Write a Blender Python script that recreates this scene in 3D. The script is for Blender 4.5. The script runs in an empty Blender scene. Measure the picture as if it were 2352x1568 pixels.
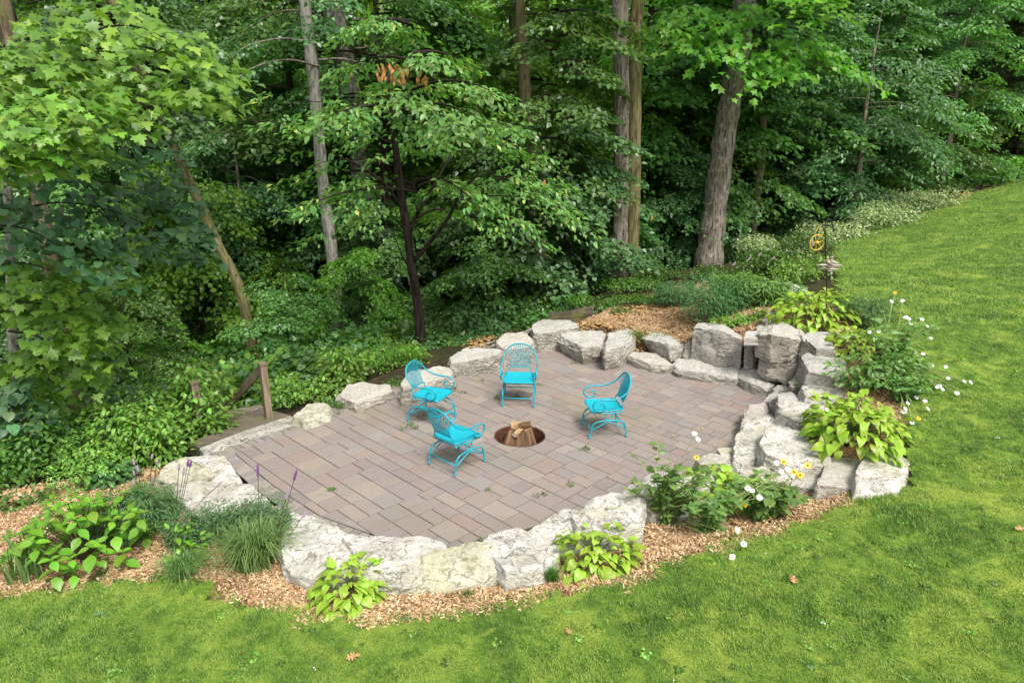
import bpy, bmesh, math, random
import numpy as np
from mathutils import Vector, Matrix, noise
R = math.radians
rng = np.random.default_rng(7); random.seed(7)
sc = bpy.context.scene
COL = bpy.data.collections.new('garden'); sc.collection.children.link(COL)
# ------------------------------------------------------------------ camera, light, exposure
CAMH, PITCH, FPX, CX, CY = 4.4, R(17.4), 1600.0, 1176.0, 784.0
cam = bpy.data.cameras.new('camera'); cam.sensor_width = 36; cam.lens = 24.5; cam.clip_end = 600
cam.sensor_fit = 'HORIZONTAL'
co = bpy.data.objects.new('camera', cam); COL.objects.link(co)
co.location = (0, 0, CAMH); co.rotation_euler = (R(90) - PITCH, 0, 0); sc.camera = co
SUN_EL, SUN_AZ = 56.0, 150.0      # azimuth measured clockwise from +Y
w = bpy.data.worlds.new('World'); sc.world = w; w.use_nodes = True
nt = w.node_tree; nt.nodes.clear()
sky = nt.nodes.new('ShaderNodeTexSky'); sky.sky_type = 'NISHITA'; sky.sun_disc = False
sky.sun_elevation = R(SUN_EL); sky.sun_rotation = R(SUN_AZ); sky.air_density = 1.0; sky.dust_density = 4.0; sky.ozone_density = 1.0
hs = nt.nodes.new('ShaderNodeHueSaturation'); hs.inputs['Saturation'].default_value = 0.35
bg = nt.nodes.new('ShaderNodeBackground'); bg.inputs[1].default_value = 0.15
wo = nt.nodes.new('ShaderNodeOutputWorld')
nt.links.new(sky.outputs[0], hs.inputs['Color']); nt.links.new(hs.outputs[0], bg.inputs[0]); nt.links.new(bg.outputs[0], wo.inputs[0])
sl = bpy.data.lights.new('sun', 'SUN'); sl.energy = 2.2; sl.angle = R(15); sl.color = (1, .955, .88)
so = bpy.data.objects.new('sun', sl); COL.objects.link(so)
so.rotation_euler = (R(90 - SUN_EL), 0, R(180 - SUN_AZ)) 
so.location = (0, 0, 30)
sc.view_settings.view_transform = 'Standard'; sc.view_settings.look = 'None'
sc.view_settings.exposure = 0.65; sc.view_settings.gamma = 1; sc.view_settings.use_curve_mapping = False
sc.cycles.max_bounces = 7; sc.cycles.diffuse_bounces = 4; sc.cycles.transmission_bounces = 4; sc.cycles.glossy_bounces = 2
# ------------------------------------------------------------------ helpers
def ray(x, y):
    a = (x - CX) / FPX; b = -(y - CY) / FPX
    return np.array([a, math.cos(PITCH) + b * math.sin(PITCH), -math.sin(PITCH) + b * math.cos(PITCH)])
def G(x, y, z=0.0):
    d = ray(x, y); return np.array([0, 0, CAMH]) + d * ((z - CAMH) / d[2])
def V(x, y, Y):
    d = ray(x, y); return np.array([0, 0, CAMH]) + d * (Y / d[1])
def S(ox, oy, k):
    return lambda x, y: ((ox + x / k) / 1.08844, (oy + y / k) / 1.08844)
k2 = S(1600, 700, 2.94); k3 = S(1350, 850, 3.92); kf = S(600, 1050, 2.94); kg = S(1300, 1050, 2.94)
k5 = S(0, 1050, 2.94); k4 = S(400, 750, 2.94); kb = S(700, 400, 2.6133); kr = S(1400, 400, 2.6133); c4 = S(880, 850, 3.92)
def tag(o, label=None, cat=None, group=None, kind=None):
    if label: o['label'] = label
    if cat: o['category'] = cat
    if group: o['group'] = group
    if kind: o['kind'] = kind
    return o
def link(o, parent=None):
    COL.objects.link(o)
    if parent is not None: o.parent = parent
    return o
def empty(name, loc=(0, 0, 0), rz=0, **k):
    o = bpy.data.objects.new(name, None); o.location = loc; o.rotation_euler = (0, 0, rz); o.empty_display_size = .1
    link(o); return tag(o, **k)
def mesh_np(name, V_, F_, mat=None, smooth=False, attrs=None):
    """V_ (n,3); F_ (m,k) array or list of lists"""
    me = bpy.data.meshes.new(name)
    V_ = np.asarray(V_, dtype=np.float32)
    if isinstance(F_, np.ndarray):
        m, k = F_.shape
        me.vertices.add(len(V_)); me.vertices.foreach_set('co', V_.ravel())
        me.loops.add(m * k); me.loops.foreach_set('vertex_index', F_.astype(np.int32).ravel())
        me.polygons.add(m); me.polygons.foreach_set('loop_start', np.arange(0, m * k, k, dtype=np.int32))
        me.polygons.foreach_set('loop_total', np.full(m, k, dtype=np.int32))
        me.update(calc_edges=True)
    else:
        me.from_pydata([tuple(v) for v in V_], [], [tuple(f) for f in F_]); me.update()
    if smooth: me.polygons.foreach_set('use_smooth', np.ones(len(me.polygons), dtype=bool))
    if attrs:
        for an, av in attrs.items():
            a = me.attributes.new(an, 'FLOAT', 'POINT'); a.data.foreach_set('value', np.asarray(av, dtype=np.float32))
    if mat: me.materials.append(mat)
    return me
def obj(name, me, parent=None, loc=None, rot=None, scale=None, **k):
    o = bpy.data.objects.new(name, me)
    if loc is not None: o.location = loc
    if rot is not None: o.rotation_euler = rot
    if scale is not None: o.scale = scale if hasattr(scale, '__len__') else (scale,) * 3
    link(o, parent); return tag(o, **k)
def norm(a):
    a = np.asarray(a, float); return a / (np.linalg.norm(a, axis=-1, keepdims=True) + 1e-9)
def catmull(P, n=6, closed=False):
    P = [np.array(p, float) for p in P]
    if len(P) < 3: return np.array(P)
    Q = ([P[-1]] + P + [P[0], P[1]]) if closed else ([2 * P[0] - P[1]] + P + [2 * P[-1] - P[-2]])
    out = []
    for i in range(1, len(Q) - 2):
        for t in np.linspace(0, 1, n, endpoint=False):
            a, b, c, d = Q[i - 1], Q[i], Q[i + 1], Q[i + 2]
            out.append(.5 * ((2 * b) + (-a + c) * t + (2 * a - 5 * b + 4 * c - d) * t * t + (-a + 3 * b - 3 * c + d) * t ** 3))
    if not closed: out.append(Q[-2])
    return np.array(out)
class MB:
    def __init__(s): s.v = []; s.f = []; s.n = 0
    def add(s, V_, F_):
        s.v.append(np.asarray(V_, float)); s.f += [tuple(int(i) + s.n for i in f) for f in F_]; s.n += len(V_)
    def tube(s, P, r, sides=8, closed=False, caps=True):
        P = np.asarray(P, float); n = len(P); r = np.broadcast_to(r, (n,)) if np.ndim(r) < 2 else r
        T = np.gradient(P, axis=0)
        if closed: T = np.roll(P, -1, 0) - np.roll(P, 1, 0)
        T = norm(T); u = np.cross(T[0], [0, 0, 1.0])
        if np.linalg.norm(u) < .1: u = np.cross(T[0], [1.0, 0, 0])
        u = norm(u); vs = []
        for i in range(n):
            u = norm(u - T[i] * np.dot(u, T[i])); w_ = np.cross(T[i], u)
            for k in range(sides):
                a = 2 * math.pi * k / sides
                vs.append(P[i] + r[i] * (math.cos(a) * u + math.sin(a) * w_))
        fs = []
        for i in range(n if closed else n - 1):
            j = (i + 1) % n
            for k in range(sides):
                l = (k + 1) % sides
                fs.append((i * sides + k, j * sides + k, j * sides + l, i * sides + l))
        if caps and not closed:
            fs.append(tuple(range(sides))); fs.append(tuple(range((n - 1) * sides, n * sides))[::-1])
        s.add(vs, fs)
    def box(s, c, d, rz=0, ry=0, rx=0, M=None):
        M = M if M is not None else (Matrix.Rotation(rz, 3, 'Z') @ Matrix.Rotation(ry, 3, 'Y') @ Matrix.Rotation(rx, 3, 'X'))
        vs = [np.array(M @ Vector((x * d[0] / 2, y * d[1] / 2, z * d[2] / 2))) + np.array(c) for x in (-1, 1) for y in (-1, 1) for z in (-1, 1)]
        s.add(vs, [(0, 1, 3, 2), (4, 6, 7, 5), (0, 4, 5, 1), (2, 3, 7, 6), (0, 2, 6, 4), (1, 5, 7, 3)])
    def ball(s, c, r, n=8, sq=1.0):
        vs = []; fs = []
        m = n // 2
        for i in range(m + 1):
            ph = math.pi * i / m
            for k in range(n):
                a = 2 * math.pi * k / n
                vs.append((c[0] + r * math.sin(ph) * math.cos(a), c[1] + r * math.sin(ph) * math.sin(a), c[2] + r * sq * math.cos(ph)))
        for i in range(m):
            for k in range(n): fs.append((i * n + k, (i + 1) * n + k, (i + 1) * n + (k + 1) % n, i * n + (k + 1) % n))
        s.add(vs, fs)
    def mesh(s, name, mat=None, smooth=True):
        me = bpy.data.meshes.new(name); me.from_pydata([tuple(v) for v in np.vstack(s.v)], [], s.f); me.update()
        if smooth: me.polygons.foreach_set('use_smooth', np.ones(len(me.polygons), dtype=bool))
        if mat: me.materials.append(mat)
        return me
# ------------------------------------------------------------------ materials
class NT:
    def __init__(s, name):
        s.m = bpy.data.materials.new(name); s.m.use_nodes = True; s.t = s.m.node_tree; s.t.nodes.clear()
        s.out = s.t.nodes.new('ShaderNodeOutputMaterial')
    def n(s, typ, **k):
        x = s.t.nodes.new(typ)
        for a, b in k.items():
            if a.startswith('i_'):
                key = a[2:]; key = int(key) if key.isdigit() else key.replace('_', ' ')
                if isinstance(b, bpy.types.NodeSocket): s.t.links.new(b, x.inputs[key])
                else: x.inputs[key].default_value = b
            else: setattr(x, a, b)
        return x
    def l(s, a, b): s.t.links.new(a, b)
    def ramp(s, fac, stops):
        r = s.t.nodes.new('ShaderNodeValToRGB'); s.l(fac, r.inputs[0]); e = r.color_ramp.elements
        while len(e) < len(stops): e.new(.5)
        for i, (p, c) in enumerate(stops):
            e[i].position = p; e[i].color = (c[0], c[1], c[2], 1) if hasattr(c, '__len__') else (c, c, c, 1)
        return r.outputs[0]
    def mix(s, f, a, b, mode='MIX'):
        x = s.t.nodes.new('ShaderNodeMix'); x.data_type = 'RGBA'; x.blend_type = mode
        for sock, v in ((x.inputs[0], f), (x.inputs[6], a), (x.inputs[7], b)):
            if isinstance(v, bpy.types.NodeSocket): s.l(v, sock)
            elif hasattr(v, '__len__'): sock.default_value = (v[0], v[1], v[2], 1)
            else: sock.default_value = v
        return x.outputs[2]
    def noise(s, scale, detail=4, rough=.55, vec=None, dist=0):
        x = s.n('ShaderNodeTexNoise'); x.inputs['Scale'].default_value = scale; x.inputs['Detail'].default_value = detail
        x.inputs['Roughness'].default_value = rough; x.inputs['Distortion'].default_value = dist
        if vec is not None: s.l(vec, x.inputs['Vector'])
        return x.outputs[0]
    def pos(s, scale=(1, 1, 1), kind='world'):
        if kind == 'world': v = s.n('ShaderNodeNewGeometry').outputs['Position']
        else: v = s.n('ShaderNodeTexCoord').outputs['Object']
        m = s.n('ShaderNodeMapping'); m.inputs['Scale'].default_value = scale; s.l(v, m.inputs[0]); return m.outputs[0]
    def bump(s, h, strength=.5, dist=.01, nrm=None):
        b = s.n('ShaderNodeBump'); b.inputs['Strength'].default_value = strength; b.inputs['Distance'].default_value = dist
        s.l(h, b.inputs['Height'])
        if nrm is not None: s.l(nrm, b.inputs['Normal'])
        return b.outputs[0]
    def pr(s, color, rough=.8, spec=.3, normal=None, metallic=0):
        p = s.n('ShaderNodeBsdfPrincipled')
        if isinstance(color, bpy.types.NodeSocket): s.l(color, p.inputs['Base Color'])
        else: p.inputs['Base Color'].default_value = (*color, 1)
        if isinstance(rough, bpy.types.NodeSocket): s.l(rough, p.inputs['Roughness'])
        else: p.inputs['Roughness'].default_value = rough
        p.inputs['Specular IOR Level'].default_value = spec; p.inputs['Metallic'].default_value = metallic
        if normal is not None: s.l(normal, p.inputs['Normal'])
        return p.outputs[0]
    def done(s, sh): s.l(sh, s.out.inputs[0]); return s.m
def leafmat(name, a, b, c=None, trans=.4, rough=.42, objvar=.35):
    t = NT(name)
    at = t.n('ShaderNodeAttribute', attribute_name='shade').outputs['Fac']
    col = t.ramp(at, [(0, a), (.85, b), (1, c or b)])
    rnd = t.n('ShaderNodeObjectInfo').outputs['Random']
    h = t.n('ShaderNodeHueSaturation')
    mr = t.n('ShaderNodeMapRange'); t.l(rnd, mr.inputs[0]); mr.inputs[3].default_value = .485; mr.inputs[4].default_value = .515
    mv = t.n('ShaderNodeMapRange'); t.l(rnd, mv.inputs[0]); mv.inputs[3].default_value = 1 - objvar; mv.inputs[4].default_value = 1 + objvar
    t.l(mr.outputs[0], h.inputs['Hue']); t.l(mv.outputs[0], h.inputs['Value']); t.l(col, h.inputs['Color'])
    p = t.pr(h.outputs[0], rough, .6)
    tr = t.n('ShaderNodeBsdfTranslucent'); 
    tc = t.mix(1.0, h.outputs[0], (1.15, 1.25, .55), 'MULTIPLY'); t.l(tc, tr.inputs[0])
    mx = t.n('ShaderNodeMixShader'); mx.inputs[0].default_value = trans; t.l(p, mx.inputs[1]); t.l(tr.outputs[0], mx.inputs[2])
    return t.done(mx.outputs[0])
M = {}
M['maple_near'] = leafmat('maple_near', (.1, .23, .03), (.21, .39, .045), (.36, .53, .07))
M['maple_dark'] = leafmat('maple_dark', (.045, .135, .03), (.08, .2, .035))
M['basswood'] = leafmat('basswood', (.06, .17, .075), (.12, .27, .11), (.17, .32, .11))
M['forest_a'] = leafmat('forest_a', (.07, .17, .045), (.15, .3, .07), (.26, .4, .1), trans=.42, rough=.34)
M['forest_b'] = leafmat('forest_b', (.06, .15, .055), (.13, .26, .09), (.22, .35, .13), trans=.42, rough=.34)
M['forest_lime'] = leafmat('forest_lime', (.1, .25, .03), (.2, .4, .05), (.32, .46, .08), trans=.45, rough=.36)
M['forest_yellow'] = leafmat('forest_yellow', (.09, .2, .05), (.18, .32, .075), (.46, .46, .14))
M['conifer'] = leafmat('conifer', (.03, .055, .012), (.07, .095, .018), trans=.15, rough=.7)
M['bramble'] = leafmat('bramble', (.14, .31, .05), (.24, .45, .075), (.38, .54, .09))
M['ivy'] = leafmat('ivy', (.05, .13, .02), (.12, .24, .035), (.2, .28, .06))
M['hosta'] = leafmat('hosta', (.25, .42, .035), (.34, .5, .05), (.42, .52, .06), trans=.3, objvar=.22)
M['hydrangea'] = leafmat('hydrangea', (.13, .31, .025), (.2, .4, .035), (.26, .44, .04), trans=.3, objvar=.25)
M['feathery'] = leafmat('feathery', (.07, .17, .06), (.14, .29, .1), (.18, .32, .12), objvar=.1)
M['grassblade'] = leafmat('grassblade', (.12, .23, .06), (.22, .37, .12), (.34, .46, .2), objvar=.1)
M['daisyleaf'] = leafmat('daisyleaf', (.12, .25, .07), (.22, .39, .1), (.3, .46, .13), objvar=.15)
M['variegated'] = leafmat('variegated', (.22, .36, .14), (.55, .62, .36), (.75, .8, .55), objvar=.1)
M['autumn'] = leafmat('autumn', (.4, .12, .03), (.6, .26, .06), objvar=.2)
def barkmat(name, a, b, lich, lt=.6, moss=0.0):
    t = NT(name); p = t.pos((1, 1, .16), 'obj'); p2 = t.pos((1, 1, 1), 'obj')
    n1 = t.noise(17, 7, .7, p, .6); n2 = t.noise(6, 5, .65, p2); n3 = t.noise(1.6, 2, .5, p2)
    c = t.ramp(n1, [(.4, a), (.56, b)])
    c = t.mix(t.ramp(n2, [(lt, 0), (lt + .12, 1)]), c, lich)
    if moss: c = t.mix(t.ramp(n3, [(.62 - moss * .3, 0), (.75, .7)]), c, (.10, .11, .025))
    return t.done(t.pr(c, .9, .1, t.bump(n1, 1.0, .04)))
M['bark'] = barkmat('bark', (.055, .045, .035), (.29, .25, .2), (.42, .41, .36), .56, .2)
M['bark_moss'] = barkmat('bark_moss', (.07, .06, .03), (.27, .23, .12), (.25, .22, .08), .6, .6)
M['bark_dark'] = barkmat('bark_dark', (.015, .011, .009), (.05, .038, .03), (.07, .06, .05), .7)
M['bark_pale'] = barkmat('bark_pale', (.12, .11, .095), (.36, .34, .3), (.45, .42, .36), .55)
M['bark_tan'] = barkmat('bark_tan', (.09, .07, .045), (.26, .2, .13), (.2, .2, .08), .55, .3)
def rockmat(name, base, hi, dark, moss=.2, cap=None, patina=(.3, .27, .12), sz=5, bs=1.0):
    t = NT(name); p = t.pos((1, 1, 1)); ps = t.pos((1.2, 1.2, sz))
    n1 = t.noise(3.2, 8, .62, p); n2 = t.noise(24, 6, .7, p); n3 = t.noise(9, 7, .65, ps, 1.2); n4 = t.noise(2.2, 4, .6, p)
    c = t.ramp(n1, [(.34, base), (.6, hi)])
    c = t.mix(t.ramp(n3, [(.38, .9), (.47, 0)]), c, dark)
    c = t.mix(t.ramp(n2, [(.32, .65), (.42, 0)]), c, tuple(x * .6 for x in dark))
    c = t.mix(t.ramp(n4, [(.6 - moss * .25, 0), (.72, .55)]), c, patina)
    cr = t.n('ShaderNodeTexVoronoi'); cr.feature = 'DISTANCE_TO_EDGE'; cr.inputs['Scale'].default_value = 1.7; nz_ = t.n('ShaderNodeTexNoise'); nz_.inputs['Scale'].default_value = 4; nz_.inputs['Detail'].default_value = 6; t.l(p, nz_.inputs['Vector']); vm_ = t.n('ShaderNodeMix'); vm_.data_type = 'VECTOR'; vm_.inputs[0].default_value = .45; t.l(t.pos((1, 1, 2.6)), vm_.inputs[4]); t.l(nz_.outputs['Color'], vm_.inputs[5]); t.l(vm_.outputs[1], cr.inputs['Vector']); c = t.mix(t.ramp(cr.outputs[0], [(.0, .8), (.014, 0)]), c, tuple(x * .6 for x in dark)); mp = t.noise(48, 3, .6, p)
    c = t.mix(t.ramp(mp, [(.67, 0), (.72, .6)]), c, tuple(x * .35 for x in dark))
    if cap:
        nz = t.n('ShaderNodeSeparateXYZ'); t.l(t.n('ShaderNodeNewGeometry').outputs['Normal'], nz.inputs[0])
        c = t.mix(t.ramp(nz.outputs[2], [(.45, 0), (.8, .75)]), c, cap)   # sky light on upward faces, put into the stone colour
    b = t.bump(n3, bs, .06 * bs, t.bump(n2, 1.0, .018 * bs))
    return t.done(t.pr(c, .9, .15, b))
M['rock_white'] = rockmat('rock_white', (.44, .42, .36), (.68, .655, .6), (.24, .22, .17), .5, None, (.38, .36, .2), 2.2, .85)
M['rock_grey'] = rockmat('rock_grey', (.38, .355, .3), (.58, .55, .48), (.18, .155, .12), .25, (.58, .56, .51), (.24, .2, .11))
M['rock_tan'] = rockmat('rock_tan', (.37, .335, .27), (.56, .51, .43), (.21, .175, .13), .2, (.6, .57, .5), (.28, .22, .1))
M['rock_moss'] = rockmat('rock_moss', (.36, .35, .26), (.55, .53, .43), (.2, .19, .12), .5, None, (.3, .3, .12), 1.8, .65)
# pavers
t = NT('paver'); p = t.pos((1, 1, 1)); rnd = t.n('ShaderNodeObjectInfo').outputs['Random']; at = t.n('ShaderNodeAttribute', attribute_name='shade').outputs['Fac']
ad = t.n('ShaderNodeMath', operation='ADD'); t.l(rnd, ad.inputs[0]); t.l(at, ad.inputs[1]); fr = t.n('ShaderNodeMath', operation='FRACT'); t.l(ad.outputs[0], fr.inputs[0])
c = t.ramp(fr.outputs[0], [(0, (0.240, 0.198, 0.180)), (.25, (0.268, 0.227, 0.198)), (.45, (0.210, 0.183, 0.172)), (.6, (0.304, 0.259, 0.213)), (.78, (0.264, 0.194, 0.168)), (.92, (0.236, 0.217, 0.210)), (1, (0.302, 0.267, 0.231))])
n1 = t.noise(3.5, 5, .6, p, .8); n2 = t.noise(120, 4, .7, p); n3 = t.noise(.55, 3, .5, p)
c = t.mix(t.ramp(n1, [(.3, .35), (.55, 0)]), c, (.27, .25, .24)); c = t.mix(t.ramp(n1, [(.52, 0), (.72, .35)]), c, (.31, .22, .185))
c = t.mix(t.ramp(n2, [(.3, .35), (.6, 0)]), c, (.2, .17, .15))
c = t.mix(t.ramp(n3, [(.52, 0), (.66, .5)]), c, (.2, .185, .12)); n4 = t.noise(14, 6, .75, p, .6); c = t.mix(t.ramp(n4, [(.34, .5), (.48, 0)]), c, (.19, .165, .15)); c = t.mix(t.ramp(n4, [(.6, 0), (.72, .35)]), c, (.36, .32, .28))
M['paver'] = t.done(t.pr(c, .85, .2, t.bump(n2, .35, .003)))
t = NT('border_paver'); p = t.pos((1, 1, 1)); rnd = t.n('ShaderNodeObjectInfo').outputs['Random']
c = t.ramp(rnd, [(0, (.2, .185, .175)), (.5, (.28, .25, .23)), (1, (.34, .3, .27))]); n1 = t.noise(4, 4, .6, p); n2 = t.noise(100, 4, .7, p)
c = t.mix(t.ramp(n1, [(.45, 0), (.7, .6)]), c, (.22, .2, .12)); c = t.mix(t.ramp(n2, [(.3, .4), (.6, 0)]), c, (.12, .11, .1))
M['border'] = t.done(t.pr(c, .9, .15, t.bump(n2, .4, .003)))
t = NT('joint_sand'); p = t.pos(); n = t.noise(2.5, 4, .6, p); c = t.ramp(n, [(.4, (.035, .028, .022)), (.65, (.07, .062, .035))]); M['joint'] = t.done(t.pr(c, 1, .05))
t = NT('soil'); p = t.pos(); n = t.noise(6, 8, .7, p); n2 = t.noise(.5, 3, .5, p)
c = t.ramp(n, [(.3, (.018, .014, .01)), (.55, (.06, .045, .03)), (.75, (.14, .1, .065))]); c = t.mix(t.ramp(n2, [(.45, 0), (.6, .5)]), c, (.03, .05, .015))
M['soil'] = t.done(t.pr(c, 1, .05, t.bump(n, .8, .05)))
def grassground(name, dk, md, yl):
    t = NT(name); p = t.pos(); n = t.noise(1.1, 6, .68, p, .8); n2 = t.noise(6.5, 5, .7, p, .6); n3 = t.noise(60, 5, .8, p)
    c = t.ramp(n, [(.36, dk), (.5, md), (.64, yl)]); c = t.mix(t.ramp(n2, [(.48, 0), (.66, .65)]), c, yl); c = t.mix(t.ramp(n2, [(.34, .6), (.48, 0)]), c, tuple(x * .8 for x in dk)); c = t.mix(t.ramp(n3, [(.35, .6), (.55, 0)]), c, tuple(x * .45 for x in dk))
    return t, c, n3
t, c, n3 = grassground('lawn_base', (.08, .16, .025), (.17, .29, .04), (.33, .42, .07)); M['lawn'] = t.done(t.pr(c, .95, .1, t.bump(n3, 1, .02)))
t, c, n3 = grassground('lawn_blades', (.11, .245, .04), (.2, .385, .055), (.38, .52, .095))
at = t.n('ShaderNodeAttribute', attribute_name='shade').outputs['Fac']; c = t.mix(t.ramp(at, [(0, 0), (1, .5)]), c, (.3, .38, .1))
px_ = t.pr(c, .5, .35); tr = t.n('ShaderNodeBsdfTranslucent'); t.l(c, tr.inputs[0]); mx = t.n('ShaderNodeMixShader'); mx.inputs[0].default_value = .3; t.l(px_, mx.inputs[1]); t.l(tr.outputs[0], mx.inputs[2])
M['blades'] = t.done(mx.outputs[0])
t = NT('mulch'); p = t.pos(); n = t.noise(45, 6, .75, p, 1.5); n2 = t.noise(2, 3, .5, p)
c = t.ramp(n, [(.34, (.07, .036, .018)), (.52, (.32, .19, .09)), (.7, (.56, .39, .21))]); c = t.mix(t.ramp(n2, [(.45, 0), (.7, .5)]), c, (.26, .14, .08))
M['mulch'] = t.done(t.pr(c, 1, .1, t.bump(n, 1, .03)))
t = NT('wood_chip'); at = t.n('ShaderNodeAttribute', attribute_name='shade').outputs['Fac']; rnd = t.n('ShaderNodeObjectInfo').outputs['Random']
c = t.ramp(at, [(0, (.17, .095, .045)), (.35, (.4, .245, .12)), (.7, (.6, .42, .23)), (1, (.78, .63, .42))]); c = t.mix(t.ramp(rnd, [(.3, .4), (.7, 0)]), c, (.3, .17, .09)); M['chip'] = t.done(t.pr(c, .85, .2))
def woodmat(name, a, b, axis='X', moss=.2, mc=(.14, .15, .03), sc_=22):
    t = NT(name); s_ = {'X': (.12, 1, 1), 'Z': (1, 1, .1)}[axis]
    p = t.pos(s_, 'obj'); p2 = t.pos((1, 1, 1), 'obj'); n = t.noise(sc_, 6, .65, p, .8); n2 = t.noise(2.2, 4, .6, p2)
    c = t.ramp(n, [(.36, a), (.6, b)]); c = t.mix(t.ramp(t.n('ShaderNodeObjectInfo').outputs['Random'], [(0, .65), (.7, 0)]), c, tuple(x * .8 for x in a))
    if moss: c = t.mix(t.ramp(n2, [(.6 - moss * .3, 0), (.72, .85)]), c, mc)
    return t.done(t.pr(c, .9, .15, t.bump(n, .7, .01)))
M['timber'] = woodmat('timber', (.1, .085, .06), (.27, .235, .18), 'X', .35)
M['post'] = woodmat('post', (.12, .09, .055), (.3, .235, .16), 'Z', .2, (.17, .17, .04))
M['stonesill'] = rockmat('stonesill', (.4, .38, .33), (.62, .59, .53), (.17, .15, .12), .15, None, (.3, .28, .2))
M['firewood'] = woodmat('firewood', (.16, .095, .05), (.5, .34, .18), 'Z', 0)
M['firebark'] = woodmat('firebark', (.06, .035, .02), (.24, .14, .075), 'Z', 0)
M['cutend'] = woodmat('cutend', (.42, .3, .17), (.66, .5, .32), 'Z', 0)
M['log'] = woodmat('log', (.05, .04, .03), (.17, .135, .1), 'X', .2)
t = NT('rust'); n = t.noise(18, 5, .6, t.pos()); c = t.ramp(n, [(.35, (.055, .02, .014)), (.65, (.14, .055, .03))]); M['rust'] = t.done(t.pr(c, .85, .3))
t = NT('ash'); n = t.noise(20, 5, .6, t.pos()); c = t.ramp(n, [(.35, (.02, .017, .015)), (.65, (.1, .08, .07))]); M['ash'] = t.done(t.pr(c, 1, .05))
t = NT('teal_paint'); n = t.noise(16, 7, .75, t.pos((1, 1, 1), 'obj')); c = t.ramp(n, [(.3, (.004, .24, .31)), (.7, (.012, .36, .45))]); M['teal'] = t.done(t.pr(c, .38, .5, t.bump(n, .15, .002)))
# seat: expanded-metal weave
t = NT('teal_seat'); p = t.pos((1, 1, 1), 'obj'); vo = t.n('ShaderNodeTexVoronoi'); vo.inputs['Scale'].default_value = 110; t.l(p, vo.inputs['Vector']); n = t.noise(9, 3, .5, p)
c = t.ramp(vo.outputs[0], [(.1, (.004, .18, .24)), (.4, (.012, .39, .49))]); c = t.mix(t.ramp(n, [(.4, 0), (.7, .25)]), c, (.02, .44, .53)); M['teal_seat'] = t.done(t.pr(c, .42, .45, t.bump(vo.outputs[0], .5, .003)))
def plain(name, c, r=.6, s_=.3, v=.25, ns=20, metallic=0):
    t = NT(name); n = t.noise(ns, 4, .6, t.pos((1, 1, 1), 'obj')); cc = t.ramp(n, [(.3, tuple(x * (1 - v) for x in c)), (.7, tuple(min(1, x * (1 + v * .6)) for x in c))])
    return t.done(t.pr(cc, r, s_, None, metallic))
M['black_metal'] = plain('black_metal', (.012, .014, .013), .45, .5)
M['yellow'] = plain('yellow', (.62, .42, .06), .5, .4)
M['driftwood'] = plain('driftwood', (.5, .43, .37), .8)
M['pebble'] = plain('pebble', (.24, .19, .17), .8)
M['petal_white'] = plain('petal_white', (.85, .84, .82), .6, .3, .08)
M['petal_yellow'] = plain('petal_yellow', (.8, .5, .02), .6, .3, .15)
M['flower_eye'] = plain('flower_eye', (.35, .18, .02), .9)
M['dark_eye'] = plain('dark_eye', (.04, .02, .012), .9)
M['purple'] = plain('purple', (.2, .07, .27), .8, .2, .4, 120)
M['mauve'] = plain('mauve', (.42, .3, .42), .8, .2, .4, 120)
M['stem'] = plain('stem', (.1, .16, .04), .7)
M['stem_dark'] = plain('stem_dark', (.07, .055, .03), .8)
M['straw'] = plain('straw', (.36, .4, .16), .7)
M['dead_leaf'] = plain('dead_leaf', (.42, .26, .11), .8, .2, .4, 30)
M['oak_leaf'] = plain('oak_leaf', (.07, .14, .03), .6, .3, .3)
M['pod'] = plain('pod', (.42, .21, .07), .7, .2, .4, 60)
# ------------------------------------------------------------------ terrain
ANCH = [G(x, y, z) for x, y, z in [(0, 1568, 0), (1176, 1568, .1), (2352, 1568, .45), (0, 1340, -.05), (400, 1370, 0), (1060, 1360, .08), (1500, 1290, .2),
    (1900, 1180, .36), (2100, 1100, .5), (2352, 1200, .6), (2352, 900, .85), (2352, 600, 1.25), (2352, 430, 1.9), (2130, 480, 1.35), (1897, 715, .92), (2000, 620, 1.0),
    (1435, 662, .42), (1625, 614, .68), (1780, 680, .92), (1560, 720, .62), (1400, 762, .34), (1290, 745, .1), (100, 1150, -.12), (350, 1085, -.12), (1990, 860, .75), (1935, 790, .85), (2050, 960, .66), (1960, 1010, .56), (1876, 909, .42), (1814, 924, .18), (1845, 987, .25), (1783, 1018, .05), (1814, 1070, .1), (1861, 837, .5), (1814, 795, .7), (1700, 745, .78), (1850, 1110, .1), (1925, 1110, .2), (1990, 1080, .36), (1850, 1150, .2), (1990, 1140, .4), (1600, 770, .45)]]
ANCH += [np.array(a, float) for a in [(-4.6, 9.8, -.35), (-6, 11, -1.0), (-4, 12, -.55), (-5.5, 14.5, -1.6), (-2.3, 14.2, -.35), (-1.5, 16.5, -.9), (1.2, 17.5, -.3), (-9, 9, -.9), (-12, 12, -1.8), (-9, 5, -.1), (-14, 4, -.5),
    (3, 24, -1.2), (8, 28, -1.2), (-4, 24, -2.6), (-15, 22, -2.8), (-6, 40, -3), (8, 40, -2.2), (18, 42, 1.0), (-30, 40, -2), (26, 34, 2.2), (0, 62, 0), (35, 70, 6), (-40, 70, 1), (0, 100, 8), (60, 30, 4), (-60, 20, -2), (30, 5, 1.5), (0, -25, .5), (-30, -20, 0), (50, -20, 1.5), (60, 110, 12), (-60, 110, 8)]]
ANCH = np.array(ANCH)
def _U(r2): return np.where(r2 > 1e-9, r2 * np.log(r2 + 1e-12), 0) * .5
_n = len(ANCH); _K = _U(((ANCH[:, None, :2] - ANCH[None, :, :2]) ** 2).sum(-1)) + np.eye(_n) * .01
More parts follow.
